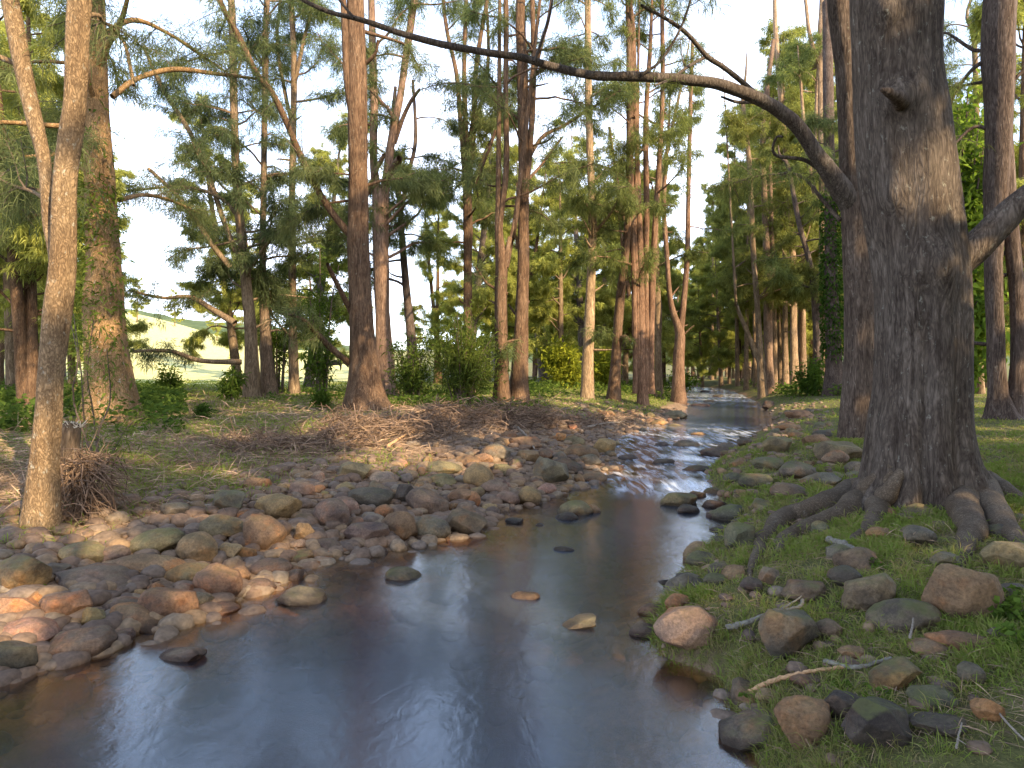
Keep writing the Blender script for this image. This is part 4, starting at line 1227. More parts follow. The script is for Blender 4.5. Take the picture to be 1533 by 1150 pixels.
RB = 'stones of the right bank'
LB = 'stones of the left gravel bank'
for a in [
 (31, 865, 68, 62, 'brown', 'round', 'big mossy brown boulder cut by the left edge under the leaning trunk', True),
 (136, 868, 106, 42, 'purple', 'flat', 'long flat purple-brown slab lying on the left gravel bank'),
 (18, 915, 66, 46, 'brown', 'angular', 'broad brown stone at the left edge below the mossy boulder'),
 (100, 914, 62, 52, 'red', 'angular', 'reddish slanting stone just below the long purple slab', False, -0.3),
 (35, 948, 86, 42, 'pink', 'flat', 'pinkish-brown low slab at the left edge near the water'),
 (18, 992, 68, 52, 'dark', 'round', 'dark wet boulder in the lower left corner of the bank'),
 (117, 972, 92, 54, 'purple', 'round', 'large dark purple boulder tapering to the right at the waterline', False, -0.28),
 (139, 927, 34, 38, 'olive', 'angular', 'small upright olive stone behind the tapering purple boulder'),
 (186, 908, 58, 28, 'purple', 'flat', 'arched purple stone resting on the red slab by the water'),
 (208, 930, 78, 40, 'red', 'flat', 'bright red-brown slab sloping into the dark water', False, 0.35),
 (252, 910, 76, 58, 'red', 'round', 'smooth round reddish boulder standing right at the waterline'),
 (181, 958, 40, 26, 'red', 'round', 'wet red stone between the sloping slab and the tapering boulder', False, -0.3),
 (327, 877, 64, 52, 'red', 'round', 'rounded red-brown boulder above the wet crimson stone'),
 (331, 914, 46, 24, 'red', 'round', 'wet crimson stone half sunk at the edge of the water'),
 (387, 882, 48, 28, 'purple', 'round', 'small purple stone at the water beside the lone dark oval one'),
 (403, 849, 58, 32, 'purple', 'flat', 'oval mauve stone at the edge above the small orange pebble'),
 (435, 857, 30, 20, 'orange', 'round', 'small orange pebble wet at the edge of the creek'),
 (296, 825, 56, 46, 'brown', 'round', 'blocky brown boulder mid way up the left gravel bank'),
 (218, 846, 104, 34, 'brown', 'flat', 'long wavy brown stone left of the blocky boulder', False, 0.1),
 (232, 812, 78, 42, 'olive', 'flat', 'long olive-brown stone tilted up to the right on the bank', True, -0.3),
 (394, 802, 56, 52, 'brown', 'round', 'smooth tan boulder leaning left above the mauve oval stone', False, 0.5),
 (340, 828, 36, 34, 'ochre', 'angular', 'upright ochre stone beside the blocky brown boulder'),
 (368, 831, 30, 24, 'orange', 'round', 'bright orange cobble between two brown boulders'),
 (284, 857, 66, 32, 'olive', 'flat', 'flat olive stone below the blocky brown boulder'),
 (167, 832, 48, 28, 'purple', 'flat', 'purple stone tucked beside the long wavy one', False, -0.3),
 (126, 830, 72, 36, 'olive', 'round', 'dull olive-brown stone near the roots of the leaning trunk', True),
 (332, 790, 66, 38, 'olive', 'flat', 'pale olive slab high on the bank above the blocky boulder'),
 (416, 760, 58, 38, 'ochre', 'round', 'ochre-brown boulder with a rusty face high on the bank'),
 (497, 771, 52, 42, 'purple', 'round', 'deep purple boulder with a dark hollow under it'),
 (339, 752, 46, 46, 'green', 'angular', 'squarish mossy grey-green block at the top of the bank', True),
 (486, 818, 44, 22, 'purple', 'flat', 'low purple stone near the water right of the tan boulder'),
 (299, 903, 34, 28, 'grey', 'round', 'small grey stone wedged beside the round reddish boulder'),
 (80, 855, 38, 28, 'grey', 'angular', 'grey cobble wedged beside the big mossy boulder'),
 (557, 745, 62, 36, 'dark', 'round', 'smooth dark oval boulder in the middle of the gravel bank', False, 0.1),
 (606, 739, 32, 36, 'dark', 'angular', 'knobbly dark stone beside the smooth dark oval boulder'),
 (641, 753, 60, 36, 'purple', 'round', 'mauve boulder sloping right beside the knobbly dark stone', False, 0.3),
 (694, 784, 58, 48, 'purple', 'angular', 'humped purple-grey boulder reaching into the creek', False, 0.25),
 (646, 795, 50, 36, 'grey', 'round', 'neat round grey boulder at the water left of the humped one'),
 (597, 790, 50, 44, 'brown', 'round', 'tall brown boulder beside the neat round grey one', False, 0.3),
 (549, 800, 58, 36, 'purple', 'round', 'broad mauve boulder near the water left of the tall brown one'),
 (717, 718, 40, 42, 'ochre', 'round', 'upright yellowish boulder standing in the middle of the bank'),
 (528, 704, 48, 32, 'olive', 'angular', 'olive-brown boulder at the upper edge of the gravel'),
 (660, 701, 56, 20, 'olive', 'flat', 'long low tan stone at the upper edge of the gravel'),
 (826, 708, 48, 40, 'grey', 'angular', 'big dark angular block near the rapids', False, 0.1),
 (742, 680, 40, 26, 'grey', 'round', 'greyish dome-shaped stone above the upright yellowish boulder'),
 (870, 676, 50, 26, 'brown', 'round', 'brown boulder next to the rounded one at the rapids'),
 (905, 669, 30, 28, 'ochre', 'round', 'rounded tan boulder at the very edge of the rapids'),
 (793, 747, 34, 32, 'ochre', 'round', 'conical ochre boulder at the waterline by the twin rocks'),
 (708, 749, 22, 22, 'orange', 'round', 'small round orange stone near the humped boulder'),
 (818, 735, 28, 17, 'pink', 'flat', 'pinkish wedge stone at the waterline below the angular block'),
 (741, 733, 38, 24, 'purple', 'round', 'mauve stone left of the conical ochre boulder'),
 (754, 704, 34, 18, 'olive', 'flat', 'yellow-green flat stone right of the upright yellowish boulder', True, 0.3),
 (790, 684, 30, 20, 'brown', 'round', 'ruddy boulder above the big dark angular block'),
 (850, 697, 42, 22, 'dark', 'round', 'dark wet stone right of the big angular block', False, 0.2),
 (882, 688, 32, 18, 'grey', 'flat', 'grey wet stone below the brown boulder at the rapids'),
 (892, 716, 40, 18, 'brown', 'flat', 'low wet stones lip where the little fall begins'),
 (848, 731, 34, 14, 'grey', 'flat', 'flat wet grey stone beside the pinkish wedge'),
 (660, 719, 40, 20, 'olive', 'flat', 'mossy yellow-green low stone left of the upright boulder', True),
 (785, 662, 46, 20, 'brown', 'flat', 'wide reddish slab below the debris mound'),
 (840, 655, 16, 14, 'orange', 'angular', 'vivid orange little stone below the debris mound'),
 (860, 660, 28, 14, 'olive', 'flat', 'tan flat stone beside the vivid orange one'),
 (455, 798, 30, 30, 'ochre', 'angular', 'ochre cobble right of the smooth tan boulder'),
 (520, 760, 30, 24, 'pink', 'round', 'pinkish cobble between the dark oval and the deep purple boulder'),
 (452, 735, 34, 24, 'purple', 'round', 'dusky stone above the deep purple boulder'),
 (385, 725, 36, 22, 'brown', 'round', 'half-buried brown stone at the grassy top of the bank'),
 (262, 765, 40, 24, 'grey', 'round', 'half-buried grey stone in the litter right of the root heap'),
 (575, 715, 40, 20, 'pale', 'flat', 'pale dusty stone above the smooth dark oval boulder'),
 (690, 745, 36, 26, 'red', 'round', 'russet cobble between the mauve slope and the orange stone'),
 (760, 748, 32, 22, 'purple', 'round', 'dull mauve cobble left of the conical ochre boulder'),
 (700, 690, 36, 18, 'brown', 'flat', 'brown slab left of the dome-shaped greyish stone'),
]:
    px_rock(*a[:7], moss=a[7] if len(a) > 7 else False, tilt=a[8] if len(a) > 8 else 0.0, grp=LB)
WB = 'stones standing in the water'
for a in [
 (278, 980, 76, 20, 'grey', 'flat', 'flat grey stone barely above the water at lower left', False, -0.12),
 (454, 889, 62, 34, 'dark', 'round', 'lone dark oval stone in the water off the left bank'),
 (860, 757, 48, 30, 'olive', 'round', 'yellowish upper one of the twin rocks in the stream', True),
 (848, 771, 30, 15, 'dark', 'round', 'dark wet lower one of the twin rocks in the stream'),
 (885, 760, 24, 18, 'brown', 'round', 'small brown rock touching the right of the twin rocks'),
 (770, 778, 24, 13, 'dark', 'round', 'little dark stone in the water left of the twin rocks'),
 (604, 857, 48, 22, 'olive', 'flat', 'moss-capped stone alone in the water off the left bank', True, 0.1),
 (862, 931, 54, 24, 'grey', 'angular', 'jagged narrow grey stone in midstream', False, -0.25),
 (790, 893, 44, 9, 'brown', 'flat', 'nearly drowned brown stone in midstream'),
 (844, 821, 27, 8, 'dark', 'flat', 'small dark hump in midstream above the jagged stone'),
 (808, 785, 11, 5, 'dark', 'round', 'tiny dark stone tip just below the twin rocks'),
 (1016, 743, 52, 32, 'olive', 'round', 'rounded mossy boulder in the stream below the little fall', True),
 (1030, 760, 32, 18, 'dark', 'round', 'dark stone under the rounded mossy boulder'),
 (1044, 738, 22, 12, 'brown', 'round', 'small brown stone touching the rounded mossy boulder'),
 (1070, 753, 32, 16, 'purple', 'round', 'upper purple stone at the right edge of the stream'),
 (1072, 769, 30, 14, 'purple', 'round', 'lower purple stone at the right edge of the stream'),
 (1076, 792, 24, 10, 'dark', 'flat', 'small flat dark stone off the right bank'),
 (1072, 675, 42, 18, 'dark', 'round', 'black wet rock in the rapids near the right bank'),
 (1088, 668, 30, 20, 'grey', 'round', 'grey rock leaning on the black wet rock in the rapids'),
 (1042, 700, 40, 13, 'dark', 'flat', 'wide dark stone in the lower rapids'),
 (1028, 663, 36, 14, 'grey', 'round', 'bluish grey hump in the middle of the rapids'),
 (1045, 649, 22, 6, 'ochre', 'flat', 'flat tan stone at the top of the rapids'),
 (996, 690, 36, 9, 'dark', 'flat', 'low dark streamlined stone in the rapids'),
 (942, 684, 30, 7, 'dark', 'flat', 'low dark stone near the left edge of the rapids'),
 (990, 664, 20, 9, 'dark', 'round', 'small dark stone on the upper left of the rapids'),
 (918, 700, 34, 12, 'dark', 'flat', 'wet dark ledge stone at the left of the little fall'),
 (1055, 585, 12, 5, 'dark', 'round', 'dark stone in the farthest visible rapids'),
 (1075, 592, 14, 6, 'dark', 'round', 'dark stone near the foot of the farthest rapids'),
 (1062, 600, 18, 5, 'grey', 'flat', 'grey stone just below the farthest rapids'),
]:
    px_rock(*a[:7], moss=a[7] if len(a) > 7 else False, tilt=a[8] if len(a) > 8 else 0.0, grp=WB, water=True)
for a in [
 (1010, 621, 32, 14, 'grey', 'round', 'grey boulder on the left shore by the upstream pool'),
 (1012, 642, 28, 14, 'olive', 'round', 'olive boulder on the left shore at the tail of the pool'),
 (1050, 609, 30, 10, 'red', 'flat', 'reddish slab on the left shore of the upstream pool'),
 (985, 634, 22, 11, 'ochre', 'round', 'ochre stone on the left shore near the tail of the pool'),
 (1163, 667, 42, 26, 'olive', 'round', 'mossy rounded boulder on the right shore above the rapids', True),
 (1115, 662, 26, 14, 'dark', 'round', 'dark stone on the right shore beside the rapids'),
 (1250, 688, 34, 22, 'purple', 'round', 'purple cobble sitting on the yellowish slab by the trunks'),
 (1194, 705, 50, 28, 'grey', 'round', 'grey-brown boulder left of the yellowish slab', True),
 (1256, 676, 74, 36, 'olive', 'angular', 'big yellowish slab at the foot of the reddish trunk', True),
 (1222, 659, 42, 18, 'brown', 'flat', 'brown flat stone behind the yellowish slab'),
 (1150, 695, 44, 22, 'green', 'round', 'mossy green stone above the roots on the right shore', True),
 (1135, 720, 50, 24, 'green', 'flat', 'broad mossy stone by the shore left of the roots', True),
 (1180, 735, 46, 22, 'purple', 'flat', 'purplish flat stone just above the spreading roots'),
 (1225, 720, 56, 22, 'grey', 'flat', 'pale grey slab leaning toward the massive trunk', False, -0.2),
 (1180, 640, 34, 14, 'brown', 'round', 'brown boulder by the upstream pool on the right shore'),
 (1195, 620, 40, 14, 'red', 'flat', 'long reddish stone by the upstream pool on the right shore'),
 (1150, 607, 18, 14, 'dark', 'round', 'dark knob at the right rim of the upstream pool'),
 (1110, 806, 44, 40, 'green', 'angular', 'grey-green block at the waterline left of the root tips', True),
 (1096, 770, 60, 30, 'green', 'flat', 'dark mossy ledge at the waterline above the grey-green block', True),
 (1027, 960, 86, 62, 'pink', 'round', 'big pinkish boulder at the right waterline'),
 (1014, 909, 32, 28, 'red', 'round', 'reddish stone behind the big pinkish boulder'),
 (964, 952, 40, 28, 'purple', 'round', 'small mauve stone in the shallows left of the pinkish boulder'),
 (978, 922, 40, 26, 'red', 'round', 'red-brown stone in the shallows above the small mauve one'),
 (998, 880, 28, 22, 'dark', 'angular', 'small dark stone at the grassy point of the right bank'),
 (1182, 953, 88, 74, 'grey', 'angular', 'large smooth grey boulder among grass on the right bank', True),
 (1204, 885, 62, 36, 'grey', 'round', 'grey weathered stone behind the large smooth grey boulder', True),
 (1298, 894, 76, 52, 'olive', 'round', 'olive-brown boulder sloping left in the middle of the right bank', True, -0.35),
 (1265, 870, 42, 30, 'dark', 'round', 'dark cobble behind the olive-brown sloping boulder'),
 (1440, 898, 94, 92, 'brown', 'round', 'prominent round orange-brown boulder on the right bank'),
 (1350, 925, 90, 50, 'grey', 'flat', 'long grey stone left of the prominent orange-brown boulder', True, -0.2),
 (1512, 838, 72, 44, 'olive', 'round', 'dark olive boulder at the right edge under the root'),
 (1516, 889, 48, 26, 'dark', 'flat', 'dark flat stone at the right edge beside the round boulder'),
 (1445, 966, 98, 32, 'red', 'flat', 'reddish flat slab in front of the prominent boulder', False, 0.15),
 (1393, 976, 52, 26, 'grey', 'round', 'dull grey stone left of the reddish flat slab'),
 (1340, 1015, 74, 44, 'olive', 'angular', 'olive wedge stone right of the orange-brown stick', True, -0.3),
 (1204, 1090, 74, 74, 'brown', 'round', 'round brown boulder standing close to the lower right shore'),
 (1308, 1096, 86, 90, 'dark', 'angular', 'large dark boulder at the bottom of the right bank', True),
 (1262, 1068, 50, 44, 'dark', 'round', 'dark stone between the round brown and the large dark boulder'),
 (1400, 1050, 66, 30, 'green', 'flat', 'half-buried greenish stone right of the large dark boulder', True),
 (1405, 1090, 74, 34, 'dark', 'round', 'half-buried dark stone below the half-buried greenish one'),
 (1480, 1072, 42, 34, 'orange', 'angular', 'flat orange-brown shard lying in the lower right grass', False, 0.5),
 (1452, 1018, 40, 34, 'grey', 'round', 'grey stone sunk in the grass above the orange-brown shard'),
 (1375, 806, 46, 28, 'grey', 'round', 'grey stone in grass below the massive trunk'),
 (1413, 842, 38, 24, 'grey', 'angular', 'small grey stone left of the dark olive boulder'),
 (1315, 800, 34, 20, 'brown', 'round', 'brown cobble in grass at the foot of the massive trunk'),
 (1207, 1022, 40, 22, 'purple', 'round', 'purplish stone under the orange-brown stick'),
 (1150, 862, 28, 40, 'grey', 'angular', 'upright grey stone beside the root tips'),
 (1050, 842, 40, 24, 'green', 'round', 'mossy dark stone at the shore of the grassy point', True),
 (1240, 948, 34, 26, 'purple', 'round', 'dull purple cobble right of the large smooth grey boulder'),
 (1275, 985, 36, 22, 'red', 'round', 'russet cobble above the end of the orange-brown stick'),
 (1125, 880, 30, 22, 'dark', 'round', 'dark cobble in thick grass left of the weathered stone'),
 (1070, 870, 32, 18, 'green', 'round', 'low mossy stone in the grass of the point', True),
 (1500, 960, 40, 24, 'dark', 'round', 'dark stone in the weeds at the right edge'),
 (1150, 1050, 36, 22, 'brown', 'round', 'brown cobble near the lower end of the orange-brown stick'),
]:
    px_rock(*a[:7], moss=a[7] if len(a) > 7 else False, tilt=a[8] if len(a) > 8 else 0.0, grp=RB, sink=-0.012)

# cobbles packed between: individuals again
PL = PLACED
def free(x, y, r, f=0.62):
    for (a, b, c) in PL:
        if (a - x) ** 2 + (b - y) ** 2 < (f * (c + r)) ** 2:
            return False
    return True
names = {'near': ('cobble packed among the boulders of the near left gravel bank', 'cobbles packed among the near left boulders'),
         'mid': ('cobble packed on the middle of the left gravel bank', 'cobbles packed on the middle left gravel bank'),
         'far': ('cobble on the left shore beside and beyond the rapids', 'cobbles beside the rapids'),
         'right': ('cobble half buried in the grass of the right bank', 'cobbles half buried on the right bank'),
         'bed': ('drowned stone showing through the brown shallow water', 'drowned stones in the shallows')}
ADJ = {'brown': 'brown', 'red': 'reddish', 'purple': 'mauve', 'grey': 'grey', 'ochre': 'ochre', 'pink': 'pinkish', 'orange': 'orange', 'pale': 'pale', 'olive': 'olive', 'dark': 'dark', 'green': 'mossy green'}
def filler(n, zone, samp, rr, cols, moss_p):
    k = tries = 0
    while k < n and tries < n * 60:
        tries += 1
        x, y = samp()
        r = rng.uniform(*rr) * (1 if rng.random() > 0.2 else 1.35)
        if not free(x, y, r, 0.7): continue
        c = cols[rng.integers(len(cols))]
        lab, grp = names[zone]
        kd = ('round', 'flat', 'angular')[rng.integers(3)]
        sz = r * rng.uniform(0.55, 0.8)
        z = float(H(x, y)) + sz * rng.uniform(0.15, 0.5)
        if zone == 'bed': z = min(z, water_z(y) - sz * 1.02)
        if zone == 'right': z -= sz * 0.25
        put_rock(x, y, z, r, r * rng.uniform(0.65, 1.0), sz, kd, c, rng.random() < moss_p, rng.uniform(0, 6.28), rng.normal(size=2) * 0.2, ADJ[c] + ' ' + lab, ADJ[c] + ' ' + grp)
        k += 1
def bank_l(y0, y1, d0, d1):
    def f():
        y = y0 * (y1 / y0) ** rng.random()
        d = d0 + (d1 - d0) * rng.random() ** 1.25
        return xl(y) - d, y
    return f
def bank_r(y0, y1, d0, d1):
    def f():
        y = y0 * (y1 / y0) ** rng.random()
        d = d0 + (d1 - d0) * rng.random() ** 1.2
        return xr(y) + d, y
    return f
WARM = ['brown', 'red', 'purple', 'ochre', 'pink', 'brown', 'purple', 'grey', 'orange']
filler(44, 'near', bank_l(3.6, 6.3, 0.0, 1.6), (0.05, 0.10), WARM, 0.1)
filler(50, 'mid', bank_l(6.3, 9.8, -0.05, 2.5), (0.06, 0.12), WARM, 0.1)
filler(48, 'far', bank_l(9.8, 22, -0.2, 2.2), (0.09, 0.17), ['brown', 'red', 'purple', 'olive', 'grey', 'brown'], 0.2)
filler(30, 'right', bank_r(2.5, 6.0, 0.0, 2.9), (0.06, 0.13), ['grey', 'green', 'dark', 'olive', 'brown'], 0.8)
filler(14, 'right', bank_r(2.6, 9, -0.12, 0.25), (0.08, 0.16), ['grey', 'green', 'dark', 'brown'], 0.7)
filler(26, 'right', bank_r(7, 22, -0.1, 1.9), (0.09, 0.17), ['grey', 'green', 'dark', 'olive', 'brown', 'green'], 0.8)
filler(10, 'bed', lambda: (lambda y: (xl(y) + rng.uniform(0.1, 0.9), y))(rng.uniform(3.0, 7.5)), (0.07, 0.14), ['ochre', 'red', 'brown', 'orange'], 0)

# gravel between the cobbles and over the bed: nobody could count it
small = [rock_mesh(500 + i, 'small') for i in range(6)]
def rockmat_gravel():
    m, nt, out = new_mat('gravel_stone')
    t = attr(nt, 'tone')
    g = nt.nodes.new('ShaderNodeNewGeometry')
    n = noise(nt, g.outputs['Position'], 30, 4)
    c = ramp(nt, t, [(0.0, (0.11, 0.075, 0.055)), (0.3, (0.19, 0.12, 0.075)), (0.55, (0.155, 0.115, 0.088)), (0.8, (0.235, 0.15, 0.08)), (1.0, (0.20, 0.155, 0.11))])
    c = mix(nt, 1.0, c, ramp(nt, n, [(0.3, (0.65, 0.65, 0.65)), (0.7, (1.25, 1.25, 1.25))]), 'MULTIPLY')
    princ(nt, out, c, 0.75, bump(nt, n, 0.4, 0.01), 0.3)
    return m
GRAVEL = rockmat_gravel()
gv = Geo()
def strew(n, samp, rr):
    for _ in range(n):
        x, y = samp()
        r = rng.uniform(*rr)
        co, fs = small[rng.integers(6)]
        a = rng.uniform(0, 6.28); c, s = math.cos(a), math.sin(a)
        q = co * np.array([r, r * rng.uniform(0.6, 1), r * rng.uniform(0.4, 0.75)])
        q = q @ np.array([[c, s, 0], [-s, c, 0], [0, 0, 1]])
        gv.add(q + np.array([x, y, float(H(x, y)) + r * 0.15]), T=fs, tone=np.full(len(co), rng.random()))
strew(1000, bank_l(3.3, 10, -0.4, 2.6), (0.018, 0.05))
strew(1300, bank_l(3.4, 9.5, 0.0, 3.2), (0.05, 0.125))
strew(500, bank_l(8.5, 24, -0.1, 3.4), (0.06, 0.12))
strew(650, bank_l(9, 26, -0.3, 2.4), (0.03, 0.085))
strew(160, bank_r(2.4, 9, -0.25, 0.9), (0.02, 0.06))
strew(400, bank_r(8, 26, -0.3, 1.8), (0.03, 0.085))
strew(500, lambda: (lambda y: (rng.uniform(xl(y), xr(y)), y))(2.2 + 6 * rng.random()), (0.04, 0.13))
o = link('gravel', gv.mesh('gravel', [GRAVEL]))
o['kind'] = 'stuff'; o['label'] = 'loose brown and orange pebbles between the river stones'

# ------------------------------------------------------------------ litter, grass, weeds
def visible_samples(n, y0, y1, u0, u1, p=1.6):
    """points in the view wedge: depth y0..y1 (denser near), across u = x / y"""
    y = y0 * (y1 / y0) ** (rng.random(n))
    u = rng.uniform(u0, u1, n)
    return u * y, y

lt = Geo()
X, Y = visible_samples(110000, 4.5, 26, -0.85, 0.42)
dl = xl(Y) - X
keep = (rng.random(len(X)) < sstep(1.8, 3.4, dl)) & (rng.random(len(X)) < 1.05 - green_mask(X, Y))
X, Y = X[keep], Y[keep]
P = np.stack([X, Y, H(X, Y) + rng.uniform(0.0, 0.035, len(X))], 1)
D = unit(np.stack([rng.normal(size=len(X)), rng.normal(size=len(X)), rng.normal(size=len(X)) * 0.22 + 0.08], 1))
kites(P, D, rng.uniform(0.10, 0.42, len(X)), np.maximum(0.005, 0.0012 * Y) * rng.uniform(0.6, 1.3, len(X)), 0.12, rng.random(len(X)), lt)
X, Y = visible_samples(9000, 2.4, 12, 0.1, 0.85)
keep = (X - xr(Y) > 0.15)
X, Y = X[keep], Y[keep]
P = np.stack([X, Y, H(X, Y) + rng.uniform(0.0, 0.03, len(X))], 1)
D = unit(np.stack([rng.normal(size=len(X)), rng.normal(size=len(X)), rng.normal(size=len(X)) * 0.2 + 0.05], 1))
kites(P, D, rng.uniform(0.05, 0.18, len(X)), np.maximum(0.003, 0.0009 * Y) * rng.uniform(0.6, 1.2, len(X)), 0.1, rng.random(len(X)), lt)
o = link('leaf_litter', lt.mesh('leaf_litter', [LITTER], smooth=False))
o['kind'] = 'stuff'; o['label'] = 'dry brown needle litter covering the ground under the trees'

gr = Geo()
def blades(X, Y, L, Wk, green=0.6, lift=0.0):
    n = len(X)
    P = np.stack([X, Y, H(X, Y) - 0.01 + lift], 1)
    D = unit(np.stack([rng.normal(size=n) * 0.55, rng.normal(size=n) * 0.55, np.ones(n)], 1))
    tone = np.clip(green + rng.normal(size=n) * 0.28, 0, 1)
    kites(P, D, L * rng.uniform(0.4, 1.2, n), np.maximum(0.003, 0.0013 * Y) * rng.uniform(0.7, 1.3, n), 0.35, tone, gr)
# right bank near
X, Y = visible_samples(230000, 2.3, 13, 0.05, 0.9)
cl = fbm2(X, Y, 1.9, 3, 7.7) + 0.5 * fbm2(X, Y, 6.0, 2, 2.7)
keep = (X - xr(Y) > 0.01) & (rng.random(len(X)) < sstep(-0.35, 0.42, cl) * 0.95 + 0.05)
X, Y, cl = X[keep], Y[keep], cl[keep]
blades(X, Y, 0.07 + 0.08 * sstep(-0.1, 0.5, cl) + 0.0 * X, 1, 0.32 + 0.5 * sstep(-0.2, 0.45, cl))
# lush tufts round the foot of the massive trunk
for (cx, cy, k, s) in [(1300, 780, 500, 0.10), (1345, 785, 700, 0.12), (1400, 770, 900, 0.15), (1430, 775, 500, 0.13), (1500, 760, 500, 0.14), (1480, 745, 300, 0.14), (1275, 800, 400, 0.10), (1520, 800, 300, 0.1), (1420, 1010, 500, 0.09), (1500, 1010, 600, 0.1), (1290, 960, 400, 0.08), (1250, 930, 300, 0.09), (1430, 790, 500, 0.12), (1350, 750, 400, 0.14)]:
    c = hit(cx, cy)
    a = rng.normal(size=(k, 2)) * np.array([0.16, 0.12])
    blades(c[0] + a[:, 0], c[1] + a[:, 1], s + 0 * a[:, 0], 1, 0.95)
for _ in range(170):
    y = 2.3 * (8.5 / 2.3) ** rng.random()
    x = xr(y) + rng.uniform(0.0, 0.22)
    kk = rng.integers(30, 80)
    a = rng.normal(size=(kk, 2)) * rng.uniform(0.03, 0.07)
    blades(x + a[:, 0], y + a[:, 1], np.full(kk, rng.uniform(0.07, 0.15)), 1, rng.uniform(0.2, 0.8))
for _ in range(750):
    y = 2.4 * (9 / 2.4) ** rng.random()
    x = xr(y) + 0.1 + rng.random() ** 1.3 * 4.5
    kk = rng.integers(25, 70)
    a = rng.normal(size=(kk, 2)) * rng.uniform(0.02, 0.07)
    blades(x + a[:, 0], y + a[:, 1], np.full(kk, rng.uniform(0.08, 0.20)), 1, rng.uniform(0.35, 1.0))
for (cx, cy, k, sx_) in [(205, 690, 700, .5), (235, 722, 500, .4), (335, 722, 500, .35), (190, 752, 300, .25), (262, 700, 400, .5), (420, 690, 300, .4), (300, 735, 300, .3), (470, 640, 300, .5), (395, 640, 400, .8), (330, 650, 500, .9), (20, 800, 400, .25), (15, 770, 300, .3), (600, 700, 150, .3), (560, 690, 200, .3), (720, 612, 300, .6), (820, 612, 300, .8)]:
    c = hit(cx, cy)
    k = int(k * 1.8); a = rng.normal(size=(k, 2)) * np.array([sx_, sx_])
    blades(c[0] + a[:, 0], c[1] + a[:, 1], np.full(k, 0.15), 1, 0.85, 0.01)
# right bank farther, and the strip along the stream
X, Y = visible_samples(50000, 9, 42, 0.3, 0.85)
keep = (X - xr(Y) > 0.5) & (rng.random(len(X)) < 0.35 + 0.8 * fbm2(X, Y, 0.8, 3, 7.2))
blades(X[keep], Y[keep], 0.10, 1, 0.8)
# left bank patches and the green floor under the trees
X, Y = visible_samples(170000, 5, 45, -0.85, 0.3)
gm = green_mask(X, Y) + 0.75 * fbm2(X, Y, 0.9, 3, 2.9)
keep = (xl(Y) - X > 1.0) & (rng.random(len(X)) < sstep(0.25, 0.75, gm) * 0.9)
X, Y = X[keep], Y[keep]
blades(X, Y, 0.06 + 0.10 * sstep(10, 20, Y), 1, 0.72)
o = link('grass', gr.mesh('grass', [GRASS], smooth=False))
o['kind'] = 'stuff'; o['label'] = 'short green and straw coloured grass on the banks'

ug = Geo()
def leafy_cover(X, Y, hgt, sz, tone=0.5):
    n = len(X)
    P = np.stack([X, Y, H(X, Y) + rng.uniform(0.02, 1.0, n) * hgt], 1)
    D = unit(np.stack([rng.normal(size=n), rng.normal(size=n), rng.normal(size=n) * 0.35 + 0.25], 1))
    kites(P, D, sz * rng.uniform(0.6, 1.3, n), sz * rng.uniform(0.4, 0.75, n), 0.2, np.clip(tone + rng.normal(size=n) * 0.22, 0, 1), ug)
X, Y = visible_samples(26000, 10, 34, -0.85, -0.48)
k = rng.random(len(X)) < sstep(-0.15, 0.25, fbm2(X, Y, 0.5, 3, 4.1))
leafy_cover(X[k], Y[k], 0.42, 0.11, 0.5)
X, Y = visible_samples(20000, 17, 30, -0.36, 0.06)
k = rng.random(len(X)) < sstep(0.0, 0.3, fbm2(X, Y, 0.4, 3, 9.3))
leafy_cover(X[k], Y[k], 0.26, 0.10, 0.6)
X, Y = visible_samples(22000, 24, 60, 0.32, 0.52)
k = (X > xr(Y) + 1.0) & (rng.random(len(X)) < sstep(-0.1, 0.35, fbm2(X, Y, 0.35, 3, 6.3)))
leafy_cover(X[k], Y[k], 0.45, 0.16, 0.65)
X, Y = visible_samples(9000, 26, 60, 0.0, 0.27)
k = (X < xl(Y) - 1.0) & (rng.random(len(X)) < sstep(-0.1, 0.35, fbm2(X, Y, 0.35, 3, 2.3)))
leafy_cover(X[k], Y[k], 0.35, 0.16, 0.65)
o = link('undergrowth', ug.mesh('undergrowth', [LEAF], smooth=False), color=(0.75, 0.85, 0.8))
o['kind'] = 'stuff'; o['label'] = 'low leafy green ground cover under the trees'

# flood debris: matted twigs
db = Geo()
def matted(cx0, cx1, n, fy, hgt, thick, L):
    for _ in range(n):
        px = rng.uniform(cx0, cx1)
        c = hit(px, fy(px) + rng.normal() * 7)
        p = c + np.array([0, 0, rng.random() ** 1.6 * hgt])
        d = unit(np.array([rng.normal(), rng.normal() * 0.7, rng.normal() * 0.35]))
        ln = L * rng.uniform(0.4, 1.3)
        b = rng.normal(size=3) * 0.12 * ln
        PP = np.array([p - d * ln / 2, p + b, p + d * ln / 2])
        PP[:, 2] = np.maximum(PP[:, 2], c[2] + 0.0)
        Vt, Qt = tube(PP, np.array([1, 0.8, 0.35]) * thick * rng.uniform(0.5, 1.4), 3)
        db.add(Vt, Q=Qt, tone=np.full(len(Vt), rng.random()))
matted(640, 830, 1100, lambda x: 637 - (x - 640) * 0.02, 0.42, 0.010, 0.55)
matted(490, 680, 900, lambda x: 652 - (x - 490) * 0.03, 0.26, 0.009, 0.6)
matted(330, 560, 500, lambda x: 672 - (x - 330) * 0.02, 0.14, 0.007, 0.5)
matted(820, 960, 260, lambda x: 642 - (x - 820) * 0.12, 0.18, 0.010, 0.5)
o = link('flood_debris', db.mesh('flood_debris', [DEADTWIG]))
o['kind'] = 'stuff'; o['label'] = 'matted brown twigs left by a flood along the left bank'

